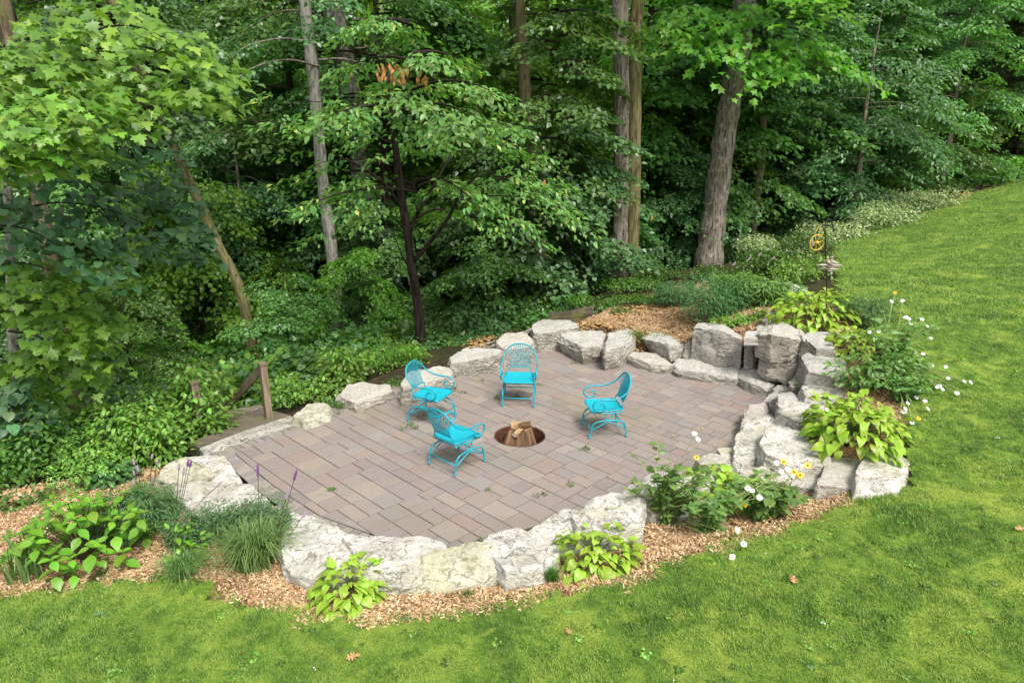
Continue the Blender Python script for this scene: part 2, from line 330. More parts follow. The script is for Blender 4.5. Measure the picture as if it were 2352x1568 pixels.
_P = np.hstack([np.ones((_n, 1)), ANCH[:, :2]]); _A = np.block([[_K, _P], [_P.T, np.zeros((3, 3))]])
_W = np.linalg.solve(_A, np.concatenate([ANCH[:, 2], np.zeros(3)]))
def tps(xy):
    xy = np.atleast_2d(xy); o = np.empty(len(xy))
    for i in range(0, len(xy), 20000):
        q = xy[i:i + 20000]; o[i:i + 20000] = _U(((q[:, None, :] - ANCH[None, :, :2]) ** 2).sum(-1)) @ _W[:_n] + _W[_n] + q @ _W[_n + 1:]
    return o
def hull2(P):
    P = sorted(map(tuple, P)); 
    def half(pts):
        h = []
        for p in pts:
            while len(h) > 1 and (h[-1][0] - h[-2][0]) * (p[1] - h[-2][1]) - (h[-1][1] - h[-2][1]) * (p[0] - h[-2][0]) <= 0: h.pop()
            h.append(p)
        return h[:-1]
    return np.array(half(P) + half(P[::-1]))
PATIO = hull2([G(*p)[:2] for p in [(497, 1037), (700, 963), (940, 868), (1150, 810), (1285, 778), (1440, 826), (1560, 848), (1700, 878), (1812, 912), (1760, 960), (1712, 1005), (1700, 1060), (1620, 1120), (1480, 1130), (1250, 1215), (1050, 1285), (860, 1260), (700, 1200), (590, 1125), (505, 1050)]])
PIT = np.array([.113, 9.40]); PITR = .378
def sdconv(xy, P):      # signed distance-ish to convex ccw polygon (positive outside)
    d = np.full(len(xy), -1e9)
    for a, b in zip(P, np.roll(P, -1, 0)):
        e = (b - a) / np.linalg.norm(b - a); nrm_ = np.array([e[1], -e[0]]); d = np.maximum(d, (xy - a) @ nrm_)
    return d
def HT(xy):
    xy = np.atleast_2d(np.asarray(xy, float)); z = tps(xy); d = sdconv(xy, PATIO); s = np.clip(d / .45, 0, 1); s = s * s * (3 - 2 * s)
    z = -.07 * (1 - s) + z * s
    r = np.linalg.norm(xy - PIT, axis=1); return np.where(r < .9, z - .6 * (1 - np.clip((r - .55) / .35, 0, 1)), z)
def h(x, y): return float(HT([[x, y]])[0])
def T(px, py):
    d = ray(px, py); t_ = 2.0
    while t_ < 200:
        p = np.array([0, 0, CAMH]) + d * t_
        if p[2] < h(p[0], p[1]): break
        t_ += .15 if t_ < 30 else .6
    return np.array([p[0], p[1], h(p[0], p[1])])
def inpoly(xy, P):
    x, y = xy[:, 0], xy[:, 1]; c = np.zeros(len(xy), bool); j = len(P) - 1
    for i in range(len(P)):
        xi, yi = P[i]; xj, yj = P[j]
        if yi != yj: c ^= ((yi > y) != (yj > y)) & (x < (xj - xi) * (y - yi) / (yj - yi) + xi)
        j = i
    return c
def inpolyd(c, P, g=.16):
    m = inpoly(c, P)
    for k in range(8): m |= inpoly(c + [[g * math.cos(k * .785), g * math.sin(k * .785)]], P)
    return m
def gridmesh(name, X, Y, zf, mat, mask=None):
    xx, yy = np.meshgrid(X, Y); P = np.stack([xx.ravel(), yy.ravel()], 1); z = zf(P); nx, ny = len(X), len(Y)
    i = np.arange(nx - 1)[None, :] + np.arange(ny - 1)[:, None] * nx; F = np.stack([i, i + 1, i + nx + 1, i + nx], -1).reshape(-1, 4)
    if mask is not None:
        c = P[F].mean(1); F = F[mask(c)]
        u, inv = np.unique(F.ravel(), return_inverse=True); P = P[u]; z = z[u]; F = inv.reshape(-1, 4)
    return mesh_np(name, np.column_stack([P, z]), F, mat, True)
ax = lambda c, fine, n1, far, n2: np.concatenate([c - fine - np.geomspace(.2, far, n2)[::-1], np.linspace(c - fine, c + fine, n1), c + fine + np.geomspace(.2, far, n2)])
obj('ground', gridmesh('ground', ax(0, 9, 150, 130, 40), ax(11, 9, 150, 120, 40), lambda P: HT(P), M['soil']), label='bare woodland soil sloping into the ravine', kind='structure')
def wpoly(pts): return np.array([T(*p)[:2] for p in pts])
LAWN_PX = [(2352, 418), (2230, 448), (2130, 482), (2010, 525), (1925, 560), (1915, 640), (1945, 710), (2010, 770), (2070, 850), (2095, 930), (2070, 1030), (2100, 1060), (2090, 1130), (1980, 1135), (1850, 1205), (1700, 1255), (1560, 1290), (1480, 1345), (1250, 1375), (1010, 1425), (760, 1432), (560, 1392), (440, 1325), (200, 1352), (0, 1372)]
LAWN = np.vstack([[(60, 26), (30, 31)], wpoly(LAWN_PX), [(-9, 6), (-9, -3), (60, -3)]])
def wob(c, s=.9, a=.12): return c + np.array([[noise.noise(Vector((x * 3 * s, y * 3 * s, 1.7))), noise.noise(Vector((x * 3 * s, y * 3 * s, 9.1)))] for x, y in c]) * a * 1.6
obj('lawn', gridmesh('lawn', np.concatenate([np.arange(-9, 12, .11), np.arange(12, 60, .5)]), np.concatenate([np.arange(-3, 2, .4), np.arange(2, 14, .11), np.arange(14, 34, .25)]), lambda P: HT(P) + .03, M['lawn'], lambda c: inpoly(wob(c), LAWN)), label='mown lawn with mossy yellow patches curving round the patio', kind='structure')
MULCH1 = wpoly([(-60, 1150), (60, 1130), (330, 1080), (420, 1100), (600, 1150), (800, 1250), (1040, 1280), (1250, 1230), (1470, 1140), (1650, 1100), (1850, 1080), (1990, 1080), (2000, 1140), (1860, 1215), (1700, 1265), (1560, 1300), (1480, 1355), (1250, 1385), (1010, 1435), (760, 1442), (560, 1402), (440, 1340), (200, 1362), (-60, 1382)])
MULCH2 = wpoly([(1325, 770), (1360, 735), (1450, 700), (1560, 665), (1640, 655), (1780, 690), (1900, 700), (1940, 760), (1990, 850), (2060, 900), (2060, 1050), (1980, 1060), (1900, 1000), (1850, 880), (1850, 790), (1700, 790), (1560, 800), (1420, 770)])
for P_, lb in ((MULCH1, 'shredded bark mulch bed between the boulders and the front lawn'), (MULCH2, 'shredded bark mulch bed on the mound above the boulder wall')):
    a, b = P_.min(0) - .2, P_.max(0) + .2
    obj('mulch_bed', gridmesh('mulch_bed', np.arange(a[0], b[0], .07), np.arange(a[1], b[1], .07), lambda P: HT(P) + .018, M['mulch'], lambda c, P_=P_: inpolyd(wob(c, 1, .1), P_, .16) & (sdconv(c, PATIO) > .05)), label=lb, kind='structure')
# ------------------------------------------------------------------ patio
def inset(P, d):
    n = len(P); L = []
    for a, b in zip(P, np.roll(P, -1, 0)):
        e = (b - a) / np.linalg.norm(b - a); nn = np.array([-e[1], e[0]]); L.append((a + nn * d, e))
    out = []
    for i in range(n):
        (p, e), (q, g) = L[i - 1], L[i]; A = np.array([e, -g]).T
        if abs(np.linalg.det(A)) < 1e-4: out.append(q)
        else: out.append(p + e * np.linalg.solve(A, q - p)[0])
    return np.array(out)
def clip(poly, C):
    out = [np.array(p) for p in poly]
    for a, b in zip(C, np.roll(C, -1, 0)):
        inp = out; out = []
        if not inp: return []
        f = lambda p: (b[0] - a[0]) * (p[1] - a[1]) - (b[1] - a[1]) * (p[0] - a[0])
        for i in range(len(inp)):
            p, q = inp[i - 1], inp[i]; fp, fq = f(p), f(q)
            if (fp >= 0) != (fq >= 0): out.append(p + (q - p) * fp / (fp - fq))
            if fq >= 0: out.append(q)
    return out
INNER = inset(PATIO, .21)
# joint-sand base with a round hole for the fire ring
ang = np.linspace(0, 2 * math.pi, 65)[:-1]
def edge_r(c, a):
    d = np.array([math.cos(a), math.sin(a)]); best = 1e9
    for p, q in zip(PATIO, np.roll(PATIO, -1, 0)):
        A = np.array([d, -(q - p)]).T
        if abs(np.linalg.det(A)) < 1e-9: continue
        t_, u = np.linalg.solve(A, p - c)
        if t_ > 0 and -1e-6 <= u <= 1 + 1e-6: best = min(best, t_)
    return best
vs = []; 
for a in ang: vs.append((PIT[0] + PITR * math.cos(a), PIT[1] + PITR * math.sin(a), -.013))
for a in ang:
    r = edge_r(PIT, a); vs.append((PIT[0] + r * math.cos(a), PIT[1] + r * math.sin(a), -.013))
fs = [(i, 64 + i, 64 + (i + 1) % 64, (i + 1) % 64) for i in range(64)]
patio = obj('patio', mesh_np('patio', vs, fs, M['joint']), label='paved patio with dark sand joints around the sunken fire pit', kind='structure')
U = np.array([math.cos(R(45.5)), math.sin(R(45.5))]); W_ = np.array([-U[1], U[0]])
ORG = np.array([-1.458, 6.995]) - U * 6 - W_ * 6
N = 170; occ = np.zeros((N, N), bool); tiles = []
sizes = [((3, 3), 3), ((2, 3), 3), ((3, 2), 3), ((3, 4), 2.5), ((4, 3), 2.5), ((2, 4), 1.2), ((4, 2), 1.6), ((2, 2), 1.2)]
small = [((2, 2), 1), ((1, 3), .4), ((3, 1), .6), ((2, 1), .5), ((1, 2), .5), ((1, 1), .01)]
rt = random.Random(5)
for j in range(N):
    for i in range(N):
        if occ[i, j]: continue
        c_ = ORG + U * i * .1 + W_ * j * .1
        if sdconv((c_ + U * .1 + W_ * .1)[None], INNER)[0] > .6: occ[i, j] = True; continue
        fit = [((a, b), ww) for (a, b), ww in sizes if i + a <= N and j + b <= N and not occ[i:i + a, j:j + b].any()]
        good = [(s_, ww) for s_, ww in fit if not (i + s_[0] + 1 < N and not occ[i + s_[0], j] and occ[i + s_[0] + 1, j])]
        fit = good or fit or [((a, b), ww) for (a, b), ww in small if i + a <= N and j + b <= N and not occ[i:i + a, j:j + b].any()]
        (a, b) = rt.choices([f[0] for f in fit], [f[1] for f in fit])[0]; occ[i:i + a, j:j + b] = True; tiles.append((i, j, a, b))
def slab(poly, z0, z1, bev=.005):
    P = np.array(poly); n = len(P); c = P.mean(0); L = np.linalg.norm(P - c, axis=1, keepdims=True); Q = c + (P - c) * (1 - bev * 1.4 / np.maximum(L, .02))
    v = [(*p, z0) for p in P] + [(*p, z1 - bev) for p in P] + [(*p, z1) for p in Q]
    f = []
    for i in range(n):
        k = (i + 1) % n; f += [(i, k, n + k, n + i), (n + i, n + k, 2 * n + k, 2 * n + i)]
    f.append(tuple(range(2 * n, 3 * n))); return v, f
pv = []
for (i, j, a, b) in tiles:
    g = .0055
    q = [ORG + U * (i * .1 + du) + W_ * (j * .1 + dv) for du, dv in ((g, g), (a * .1 - g, g), (a * .1 - g, b * .1 - g), (g, b * .1 - g))]
    q2 = clip(q, INNER)
    if len(q2) < 3: continue
    P = np.array(q2); area = .5 * abs(np.dot(P[:, 0], np.roll(P[:, 1], 1)) - np.dot(P[:, 1], np.roll(P[:, 0], 1)))
    if area < .002: continue
    c_ = P.mean(0); full = len(q2) == 4 and abs(area - (a * .1 - 2 * g) * (b * .1 - 2 * g)) < 1e-4
    dmin = min(np.linalg.norm(P - PIT, axis=1).min(), np.linalg.norm(c_ - PIT)); 
    near = dmin < .62
    if near:   # cut round the fire ring: strip by strip
        L0 = np.linalg.norm(P - PIT, axis=1)
        ns = 26; parts_v = []; parts_f = []
        x0, x1 = P[:, 0].min(), P[:, 0].max(); any_ = False
        for s_ in range(ns):
            xa, xb = x0 + (x1 - x0) * s_ / ns, x0 + (x1 - x0) * (s_ + 1) / ns
            st = clip(q2, np.array([(xa, -99), (xb, -99), (xb, 99), (xa, 99)]))
            if len(st) < 3: continue
            xm = (xa + xb) / 2; dx = abs(xm - PIT[0])
            pieces = [st]
            if dx < PITR + .004:
                hh = math.sqrt(max(0, (PITR + .004) ** 2 - dx * dx)); pieces = []
                up = clip(st, np.array([(xa - 1, PIT[1] + hh), (xb + 1, PIT[1] + hh), (xb + 1, 99), (xa - 1, 99)])); dn = clip(st, np.array([(xa - 1, -99), (xb + 1, -99), (xb + 1, PIT[1] - hh), (xa - 1, PIT[1] - hh)]))
                pieces = [x for x in (up, dn) if len(x) >= 3]
            for pc in pieces:
                o_ = len(parts_v); v_ = [(*p, .0) for p in pc]; n_ = len(pc); parts_v += v_ + [(p[0], p[1], -.03) for p in v_]; parts_f.append(tuple(range(o_, o_ + n_)))
                parts_f += [(o_ + k, o_ + n_ + k, o_ + n_ + (k + 1) % n_, o_ + (k + 1) % n_) for k in range(n_)]
        if parts_v: pv.append((np.linalg.norm(c_), None, (parts_v, parts_f), c_, a, b))
    else: pv.append((np.linalg.norm(c_) if full else np.linalg.norm(c_) + 1.0, full, q2, c_, a, b))
pv.sort(key=lambda t_: t_[0]); shared = {}; rest = MB(); rest_sh = []
for k, (d_, full, q2, c_, a, b) in enumerate(pv):
    dz = rt.uniform(-.002, .002)
    if k < 300:
        if full:
            if (a, b) not in shared:
                g = .0055; v, f = slab([(-a * .05 + g, -b * .05 + g), (a * .05 - g, -b * .05 + g), (a * .05 - g, b * .05 - g), (-a * .05 + g, b * .05 - g)], -.03, 0); shared[(a, b)] = mesh_np('paver', v, f, M['paver'])
            obj('paver', shared[(a, b)], patio, (c_[0], c_[1], dz), (R(rt.uniform(-.25, .25)), R(rt.uniform(-.25, .25)), R(45.5 + rt.uniform(-.3, .3))))
        elif full is None: obj('paver', mesh_np('paver', *q2, M['paver']), patio, (0, 0, dz))
        else:
            v, f = slab(q2, -.03, 0); obj('paver', mesh_np('paver', v, f, M['paver']), patio, (0, 0, dz))
    else:
        v, f = (q2 if full is None else slab(q2, -.03, 0)); v = [(x, y, z + dz) for x, y, z in v]; rest.add(v, f); rest_sh += [rt.random()] * len(v)
if rest.n:
    me = rest.mesh('paver_field', M['paver'], False); at = me.attributes.new('shade', 'FLOAT', 'POINT'); at.data.foreach_set('value', np.array(rest_sh, np.float32))
    obj('paver_field', me, patio, kind='stuff')
v, f = slab([(-.049, -.1), (.049, -.1), (.049, .1), (-.049, .1)], -.03, -.002, .006); bm_ = mesh_np('border_paver', v, f, M['border']); cnt = 0
for a, b in zip(PATIO, np.roll(PATIO, -1, 0)):
    e = b - a; L = np.linalg.norm(e); e = e / L; nn = np.array([-e[1], e[0]]); n_ = max(1, int(L / .106)); az = math.atan2(e[1], e[0])
    for i in range(n_):
        p = a + e * (i + .5) * L / n_ + nn * .103
        if p[1] < 7.4 and abs(p[0]) < 1.0 or cnt >= 300: continue
        cnt += 1; obj('border_paver', bm_, patio, (p[0], p[1], rt.uniform(-.003, .002)), (R(rt.uniform(-1, 1)), R(rt.uniform(-1, 1)), az + R(rt.uniform(-2.5, 2.5))), (L / n_ / .106 * .97, rt.uniform(.94, 1.02), 1))
# ------------------------------------------------------------------ boulders
def rock(label, pts, mat, seed, rough=.03, group='boulders edging the patio', cat='boulder', name='boulder', res=.042, bev=.018):
    pts = np.array(pts, float); c = pts.mean(0); c[2] = pts[:, 2].min(); bm = bmesh.new(); rr = random.Random(seed)
    for p in pts: bm.verts.new(p - c)
    r_ = bmesh.ops.convex_hull(bm, input=bm.verts[:])
    bmesh.ops.delete(bm, geom=[g for g in r_['geom_interior'] if isinstance(g, bmesh.types.BMVert)], context='VERTS')
    # knock a few corners off with flat breaks
    ctr = Vector(); 
    for v in bm.verts: ctr += v.co
    ctr /= len(bm.verts); ext = max((v.co - ctr).length for v in bm.verts)
    for k in range(5):
        az = rr.uniform(0, 6.28); n_ = Vector((math.cos(az), math.sin(az), rr.uniform(-.1, .75))).normalized(); far = max((v.co - ctr).dot(n_) for v in bm.verts)
        g = bm.verts[:] + bm.edges[:] + bm.faces[:]
        q = bmesh.ops.bisect_plane(bm, geom=g, plane_co=ctr + n_ * far * rr.uniform(.91, .985), plane_no=n_, clear_outer=True)
        es = [e for e in q['geom_cut'] if isinstance(e, bmesh.types.BMEdge)]
        if es: bmesh.ops.contextual_create(bm, geom=es)
    bmesh.ops.dissolve_limit(bm, angle_limit=R(3), verts=bm.verts[:], edges=bm.edges[:])
    bmesh.ops.bevel(bm, geom=bm.edges[:], offset=bev, segments=1, affect='EDGES', clamp_overlap=True)
    bmesh.ops.triangulate(bm, faces=bm.faces[:])
    for it in range(7):
        E_ = [e for e in bm.edges if e.calc_length() > res * 1.5]
        if not E_: break
        bmesh.ops.subdivide_edges(bm, edges=E_, cuts=1); bmesh.ops.triangulate(bm, faces=bm.faces[:])
    bm.normal_update(); sx = Vector((seed * 7.13, seed * 3.7, seed * 1.9)); tl = Vector((rr.uniform(-.35, .35), rr.uniform(-.35, .35), 1))
    new = []
    for v in bm.verts:
        p = v.co; q = p * 2.0 + sx
        d_ = noise.fractal(q, .9, 2.1, 5) * 1.25
        cell = noise.voronoi(p * 3.2 + sx)[0]; e_ = cell[1] - cell[0]; d_ += min(e_, .35) * 1.6 - .35          # flat breaks with sunken joints
        sn = p.dot(tl) * 13 + noise.noise(p * 2.2 + sx) * 1.6; st_ = sn - math.floor(sn); d_ += (st_ if st_ < .8 else (1 - st_) * 4) * .8 * (1 - .75 * abs(v.normal.z)) - .3
        d_ += noise.noise(p * 17 + sx) * .35
        new.append(p + v.normal * rough * d_)
    for v, p in zip(bm.verts, new): v.co = p
    me = bpy.data.meshes.new(name); bm.to_mesh(me); bm.free(); me.polygons.foreach_set('use_smooth', np.ones(len(me.polygons), bool)); me.materials.append(M[mat])
    if hasattr(me, 'set_sharp_from_angle'): me.set_sharp_from_angle(angle=R(38))
    return obj(name, me, None, c, label=label, cat=cat, group=group)
def RT(label, cv, poly, zt, zb, mat, seed, spread=1.06, **k):
    q = [cv(*p) for p in poly]; top = np.array([G(x, y, zt[i] if hasattr(zt, '__len__') else zt) for i, (x, y) in enumerate(q)]); c = top.mean(0); top[:, :2] = c[:2] + (top[:, :2] - c[:2]) * 1.07; mid = top.copy(); rz = np.random.default_rng(seed); top[:, 2] += rz.normal(0, .018, len(top))
    mid[:, :2] = c[:2] + (mid[:, :2] - c[:2]) * (1.02 + rz.uniform(0, .08, (len(mid), 1))); mid[:, 2] -= (mid[:, 2] - zb) * rz.uniform(.35, .6, len(mid)); top[:, :2] = c[:2] + (top[:, :2] - c[:2]) * (1 - rz.uniform(0, .07, (len(top), 1)))
    bot = top.copy(); bot[:, :2] = c[:2] + (top[:, :2] - c[:2]) * spread; bot[:, 2] = zb - .06
    return rock(label, np.vstack([top, mid, bot]), mat, seed, **k)
def RW(label, cv, fb, zb, ft, depth, mat, seed, lean=.05, up=.03, **k):
    B = np.array([G(*cv(*p), zb) for p in fb]); pts = []
    bi = np.linspace(0, 1, len(B)); ti = np.linspace(0, 1, len(ft))
    B2 = np.column_stack([np.interp(ti, bi, B[:, j]) for j in range(3)]); rr = np.linalg.norm(B2[:, :2], axis=1) + lean; tp = []
    for (x, y), r_ in zip([cv(*p) for p in ft], rr):
        d = ray(x, y); s_ = r_ / np.linalg.norm(d[:2]); tp.append(np.array([0, 0, CAMH]) + d * s_)
    tp = np.array(tp); bk = norm(np.array([B[:, 0].mean(), B[:, 1].mean(), 0])); ctr = tp.mean(0)
    back = ctr + (tp - ctr) * .82 + bk * depth + [0, 0, up]; bb = B.copy(); bb += bk * depth
    B[:, 2] -= .04; bb[:, 2] -= .04
    return rock(label, np.vstack([B, tp, back, bb]), mat, seed, **k)
ID = lambda x, y: (x, y)
GW = 'boulders of the dry-stacked wall'
RT('low pale slab at left end of the stone wall, right of two wedge-shaped rocks', k3, [(825, 140), (900, 108), (1130, 130), (1290, 215), (1285, 245), (1215, 245), (1100, 235), (960, 180)], .16, 0, 'rock_tan', 1, group=GW, rough=.02)
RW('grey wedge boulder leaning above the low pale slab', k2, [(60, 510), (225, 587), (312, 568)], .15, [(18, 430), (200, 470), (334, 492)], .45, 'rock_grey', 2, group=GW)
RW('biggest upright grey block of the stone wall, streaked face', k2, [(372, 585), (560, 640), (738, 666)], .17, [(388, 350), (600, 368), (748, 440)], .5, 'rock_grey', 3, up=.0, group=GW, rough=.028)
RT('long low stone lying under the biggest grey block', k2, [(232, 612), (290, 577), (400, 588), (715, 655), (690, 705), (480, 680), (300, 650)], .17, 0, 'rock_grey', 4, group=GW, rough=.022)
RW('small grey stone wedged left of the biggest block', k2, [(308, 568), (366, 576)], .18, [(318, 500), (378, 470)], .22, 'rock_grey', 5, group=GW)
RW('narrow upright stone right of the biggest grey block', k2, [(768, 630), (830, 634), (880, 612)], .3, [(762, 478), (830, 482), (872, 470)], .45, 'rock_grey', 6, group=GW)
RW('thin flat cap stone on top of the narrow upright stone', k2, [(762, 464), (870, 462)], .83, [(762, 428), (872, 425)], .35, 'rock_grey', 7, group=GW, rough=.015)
RW('big tan block, topmost course of the wall below the hosta', k2, [(850, 548), (960, 588), (1100, 605), (1215, 590)], .6, [(858, 404), (960, 398), (1100, 425), (1230, 450)], .55, 'rock_tan', 8, group=GW, up=.02)
RW('dark brown layered block directly under the big tan block', k2, [(872, 690), (960, 722), (1070, 750), (1165, 736)], .28, [(868, 594), (980, 610), (1090, 618), (1192, 604)], .6, 'rock_tan', 9, group=GW)
RW('wedge slab jutting onto the pavers at the wall corner', k2, [(676, 748), (780, 825), (908, 866), (985, 805)], 0, [(674, 694), (800, 752), (935, 800), (1024, 745)], .6, 'rock_grey', 10, group=GW, up=.09)
RT('large blue-grey rounded block above the corner of the wall', k2, [(1185, 575), (1250, 525), (1440, 522), (1495, 560), (1512, 680), (1370, 690), (1230, 672)], .82, .38, 'rock_grey', 11, group=GW)
RT('tan stone tucked under the left of the blue-grey block', k2, [(1098, 745), (1165, 690), (1225, 735), (1190, 790), (1112, 800)], .45, 0, 'rock_tan', 12, group=GW)
RT('light flat boulder just below the blue-grey block', k2, [(1185, 800), (1290, 738), (1380, 724), (1500, 742), (1545, 850), (1400, 875), (1300, 862), (1215, 855)], .62, .2, 'rock_white', 13, group=GW)
RT('small light stone touching the jutting wedge slab', k2, [(985, 800), (1020, 760), (1080, 755), (1095, 800), (1040, 815)], .25, 0, 'rock_white', 14, group=GW, rough=.02)
RT('rounded tan stone at the patio edge below the wedge slab', k2, [(905, 880), (950, 832), (1012, 812), (1012, 880), (942, 905)], .24, 0, 'rock_tan', 15, group=GW, rough=.02)
RW('narrow upright splinter of stone beside the bluish block', k2, [(945, 990), (1005, 1000)], .12, [(948, 872), (1014, 870)], .16, 'rock_grey', 16, group=GW, rough=.015)
RT('pale bluish block behind the upright splinter', k2, [(1012, 818), (1090, 815), (1165, 850), (1150, 892), (1060, 935), (1018, 925)], .5, .1, 'rock_grey', 17, group=GW)
RT('white boulder with a shaded brown end, left of the largest hosta', k2, [(1010, 965), (1060, 935), (1160, 890), (1310, 890), (1350, 960), (1300, 1010), (1170, 1040), (1100, 1010)], .52, .1, 'rock_white', 18, group=GW)
RT('tan rock standing on the right edge of the pavers', k2, [(770, 965), (810, 915), (935, 910), (942, 985), (830, 1010), (745, 1075)], .24, 0, 'rock_tan', 19, group=GW)
RT('biggest bleached white slab on the right edge of the patio', k2, [(705, 1130), (830, 1010), (960, 985), (1012, 1030), (1030, 1075), (900, 1130), (868, 1280), (760, 1335), (692, 1300)], .34, 0, 'rock_white', 20, group=GW, rough=.03)
RT('large layered grey boulder above the stone steps', k2, [(872, 1190), (960, 1090), (1100, 1062), (1165, 1110), (1345, 1220), (1385, 1300), (1200, 1345), (1080, 1320), (930, 1270)], .5, .1, 'rock_white', 21, group=GW, spread=.98)
RT('pale rock with rusty brown side near the daisies', k2, [(420, 1300), (480, 1260), (560, 1265), (600, 1310), (680, 1340), (610, 1365), (450, 1365)], .27, 0, 'rock_tan', 22, spread=1.03)
RT('small rock between rusty-sided rock and bleached slab', k2, [(568, 1245), (640, 1230), (700, 1240), (700, 1305), (620, 1325)], .22, 0, 'rock_moss', 23, rough=.02)
RT('white boulder behind the daisy stems', k2, [(30, 1462), (120, 1412), (200, 1400), (380, 1440), (520, 1452), (530, 1492), (200, 1535), (50, 1530)], .32, .05, 'rock_white', 24)
RT('white boulder behind the yellow flowers', k2, [(740, 1390), (930, 1360), (1070, 1390), (1100, 1450), (900, 1490), (700, 1450)], .34, .05, 'rock_white', 25)
RT('grey boulder on the mound beside the upper hosta', k2, [(918, 350), (960, 297), (1030, 312), (1165, 365), (1170, 405), (1050, 410), (935, 385)], .98, .6, 'rock_grey', 26, group=GW)
RT('bluish boulder directly right of the big tan block', k2, [(1185, 412), (1260, 377), (1400, 400), (1432, 450), (1420, 505), (1300, 500), (1200, 445)], .97, .5, 'rock_grey', 27, group=GW)
RT('little grey stone at left foot of the mound boulders', k2, [(853, 335), (900, 312), (930, 325), (915, 372), (860, 372)], .9, .6, 'rock_grey', 28, group=GW, rough=.015)
RT('grey stone half hidden by the upper hosta', k2, [(890, 290), (940, 235), (1000, 215), (1010, 290), (930, 310)], .98, .7, 'rock_grey', 29, group=GW)
GS = 'stone steps down from the lawn'
RT('lowest stone step next to the layered boulder', k2, [(1135, 1360), (1180, 1315), (1365, 1352), (1290, 1530), (1110, 1510)], .3, .0, 'rock_tan', 30, spread=1.0, group=GS, cat='step', name='stone_step', rough=.018)
RT('middle stone step between two other slabs', k2, [(1395, 1292), (1430, 1282), (1640, 1332), (1600, 1535), (1295, 1520), (1345, 1420)], .43, .1, 'rock_tan', 31, spread=1.0, group=GS, cat='step', name='stone_step', rough=.018)
RT('topmost white stone step beside the lawn', k2, [(1665, 1272), (1900, 1270), (1980, 1307), (1975, 1430), (1890, 1555), (1598, 1525), (1602, 1415)], .54, .25, 'rock_white', 32, spread=1.0, group=GS, cat='step', name='stone_step', rough=.018)
RT('flat mossy rock at left tip of the patio, with a raised ledge', k5, [(1160, 400), (1240, 310), (1370, 275), (1500, 340), (1560, 382), (1480, 447), (1280, 465), (1170, 450)], .2, -.1, 'rock_moss', 33)
RT('long flat white rock against the left border pavers', k5, [(1370, 272), (1560, 242), (1640, 290), (1770, 430), (1590, 485), (1490, 455), (1500, 335)], .1, -.1, 'rock_white', 34, rough=.018)
RT('bleached white rock behind the purple flower spikes', k5, [(1260, 530), (1330, 480), (1440, 440), (1600, 492), (1600, 560), (1520, 650), (1380, 640)], .16, -.1, 'rock_white', 35)
RT('smooth white rock above the feathery bush', k5, [(1560, 560), (1700, 482), (1830, 440), (1870, 490), (1960, 590), (1980, 660), (1700, 690), (1520, 670)], .2, -.1, 'rock_white', 36)
RT('greenish white boulder left of the front hosta', kf, [(380, 690), (560, 702), (650, 742), (780, 838), (850, 870), (880, 1060), (560, 1125), (335, 1070), (310, 920)], .24, -.05, 'rock_white', 37, spread=1.03, rough=.024)
RT('half-moon topped white boulder at the front of the patio', kf, [(775, 858), (900, 847), (1120, 852), (1350, 872), (1480, 897), (1545, 945), (1480, 1050), (1200, 1130), (930, 1110), (860, 980)], .28, .0, 'rock_white', 38, spread=1.02, rough=.022)
RT('broad grey-green boulder sloping down to the front mulch', kf, [(1545, 950), (1700, 885), (1850, 902), (1905, 930), (1880, 1080), (1780, 1190), (1400, 1250), (1180, 1232), (1060, 1120), (1200, 1060)], [.3, .33, .34, .34, .28, .18, .12, .12, .2, .28], .0, 'rock_moss', 39, spread=1.02, rough=.024)
RT('blocky white boulder with a dark notch on its left', kf, [(1760, 880), (1830, 822), (1990, 777), (2090, 792), (2125, 832), (2250, 880), (2220, 1080), (1960, 1110), (1915, 935)], .32, .0, 'rock_white', 40, spread=1.02, rough=.024)
RT('pale grey boulder left of the second front hosta', kg, [(-20, 870), (60, 812), (200, 722), (330, 652), (410, 652), (432, 760), (330, 860), (80, 890)], .32, .05, 'rock_white', 41, spread=1.02, rough=.03)
RT('biggest pure white boulder behind the second front hosta', kg, [(380, 705), (520, 592), (700, 537), (880, 562), (905, 610), (870, 770), (600, 810), (430, 790)], .4, .1, 'rock_white', 42, spread=1.03, rough=.024)
RT('small white rock atop the front boulder line', kg, [(750, 515), (850, 452), (900, 462), (890, 560), (770, 548)], .25, 0, 'rock_white', 43, rough=.02)
RT('white boulder behind the leafy daisy stems', kg, [(885, 490), (940, 402), (1100, 382), (1400, 402), (1412, 445), (1220, 590), (1000, 610), (890, 570)], .36, .05, 'rock_white', 44, rough=.024)
RT('low green-tinged stone beside the timber step', k4, [(975, 852), (1090, 762), (1200, 747), (1250, 790), (1235, 840), (1060, 885)], .13, -.1, 'rock_moss', 45, rough=.02)
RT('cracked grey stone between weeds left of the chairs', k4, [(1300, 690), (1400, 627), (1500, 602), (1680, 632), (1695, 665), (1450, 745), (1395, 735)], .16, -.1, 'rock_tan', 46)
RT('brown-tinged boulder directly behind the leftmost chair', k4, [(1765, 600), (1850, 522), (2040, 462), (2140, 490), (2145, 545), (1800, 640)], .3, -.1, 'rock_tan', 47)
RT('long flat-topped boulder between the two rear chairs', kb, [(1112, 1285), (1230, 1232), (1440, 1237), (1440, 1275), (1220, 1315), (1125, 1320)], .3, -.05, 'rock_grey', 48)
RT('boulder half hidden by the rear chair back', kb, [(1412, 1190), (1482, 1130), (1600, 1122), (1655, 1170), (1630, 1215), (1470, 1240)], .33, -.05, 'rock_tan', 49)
RT('grey boulder in front of the cut logs', kb, [(1655, 1075), (1700, 1037), (1900, 1052), (1950, 1085), (1850, 1115), (1700, 1135), (1658, 1125)], .38, -.0, 'rock_grey', 50)
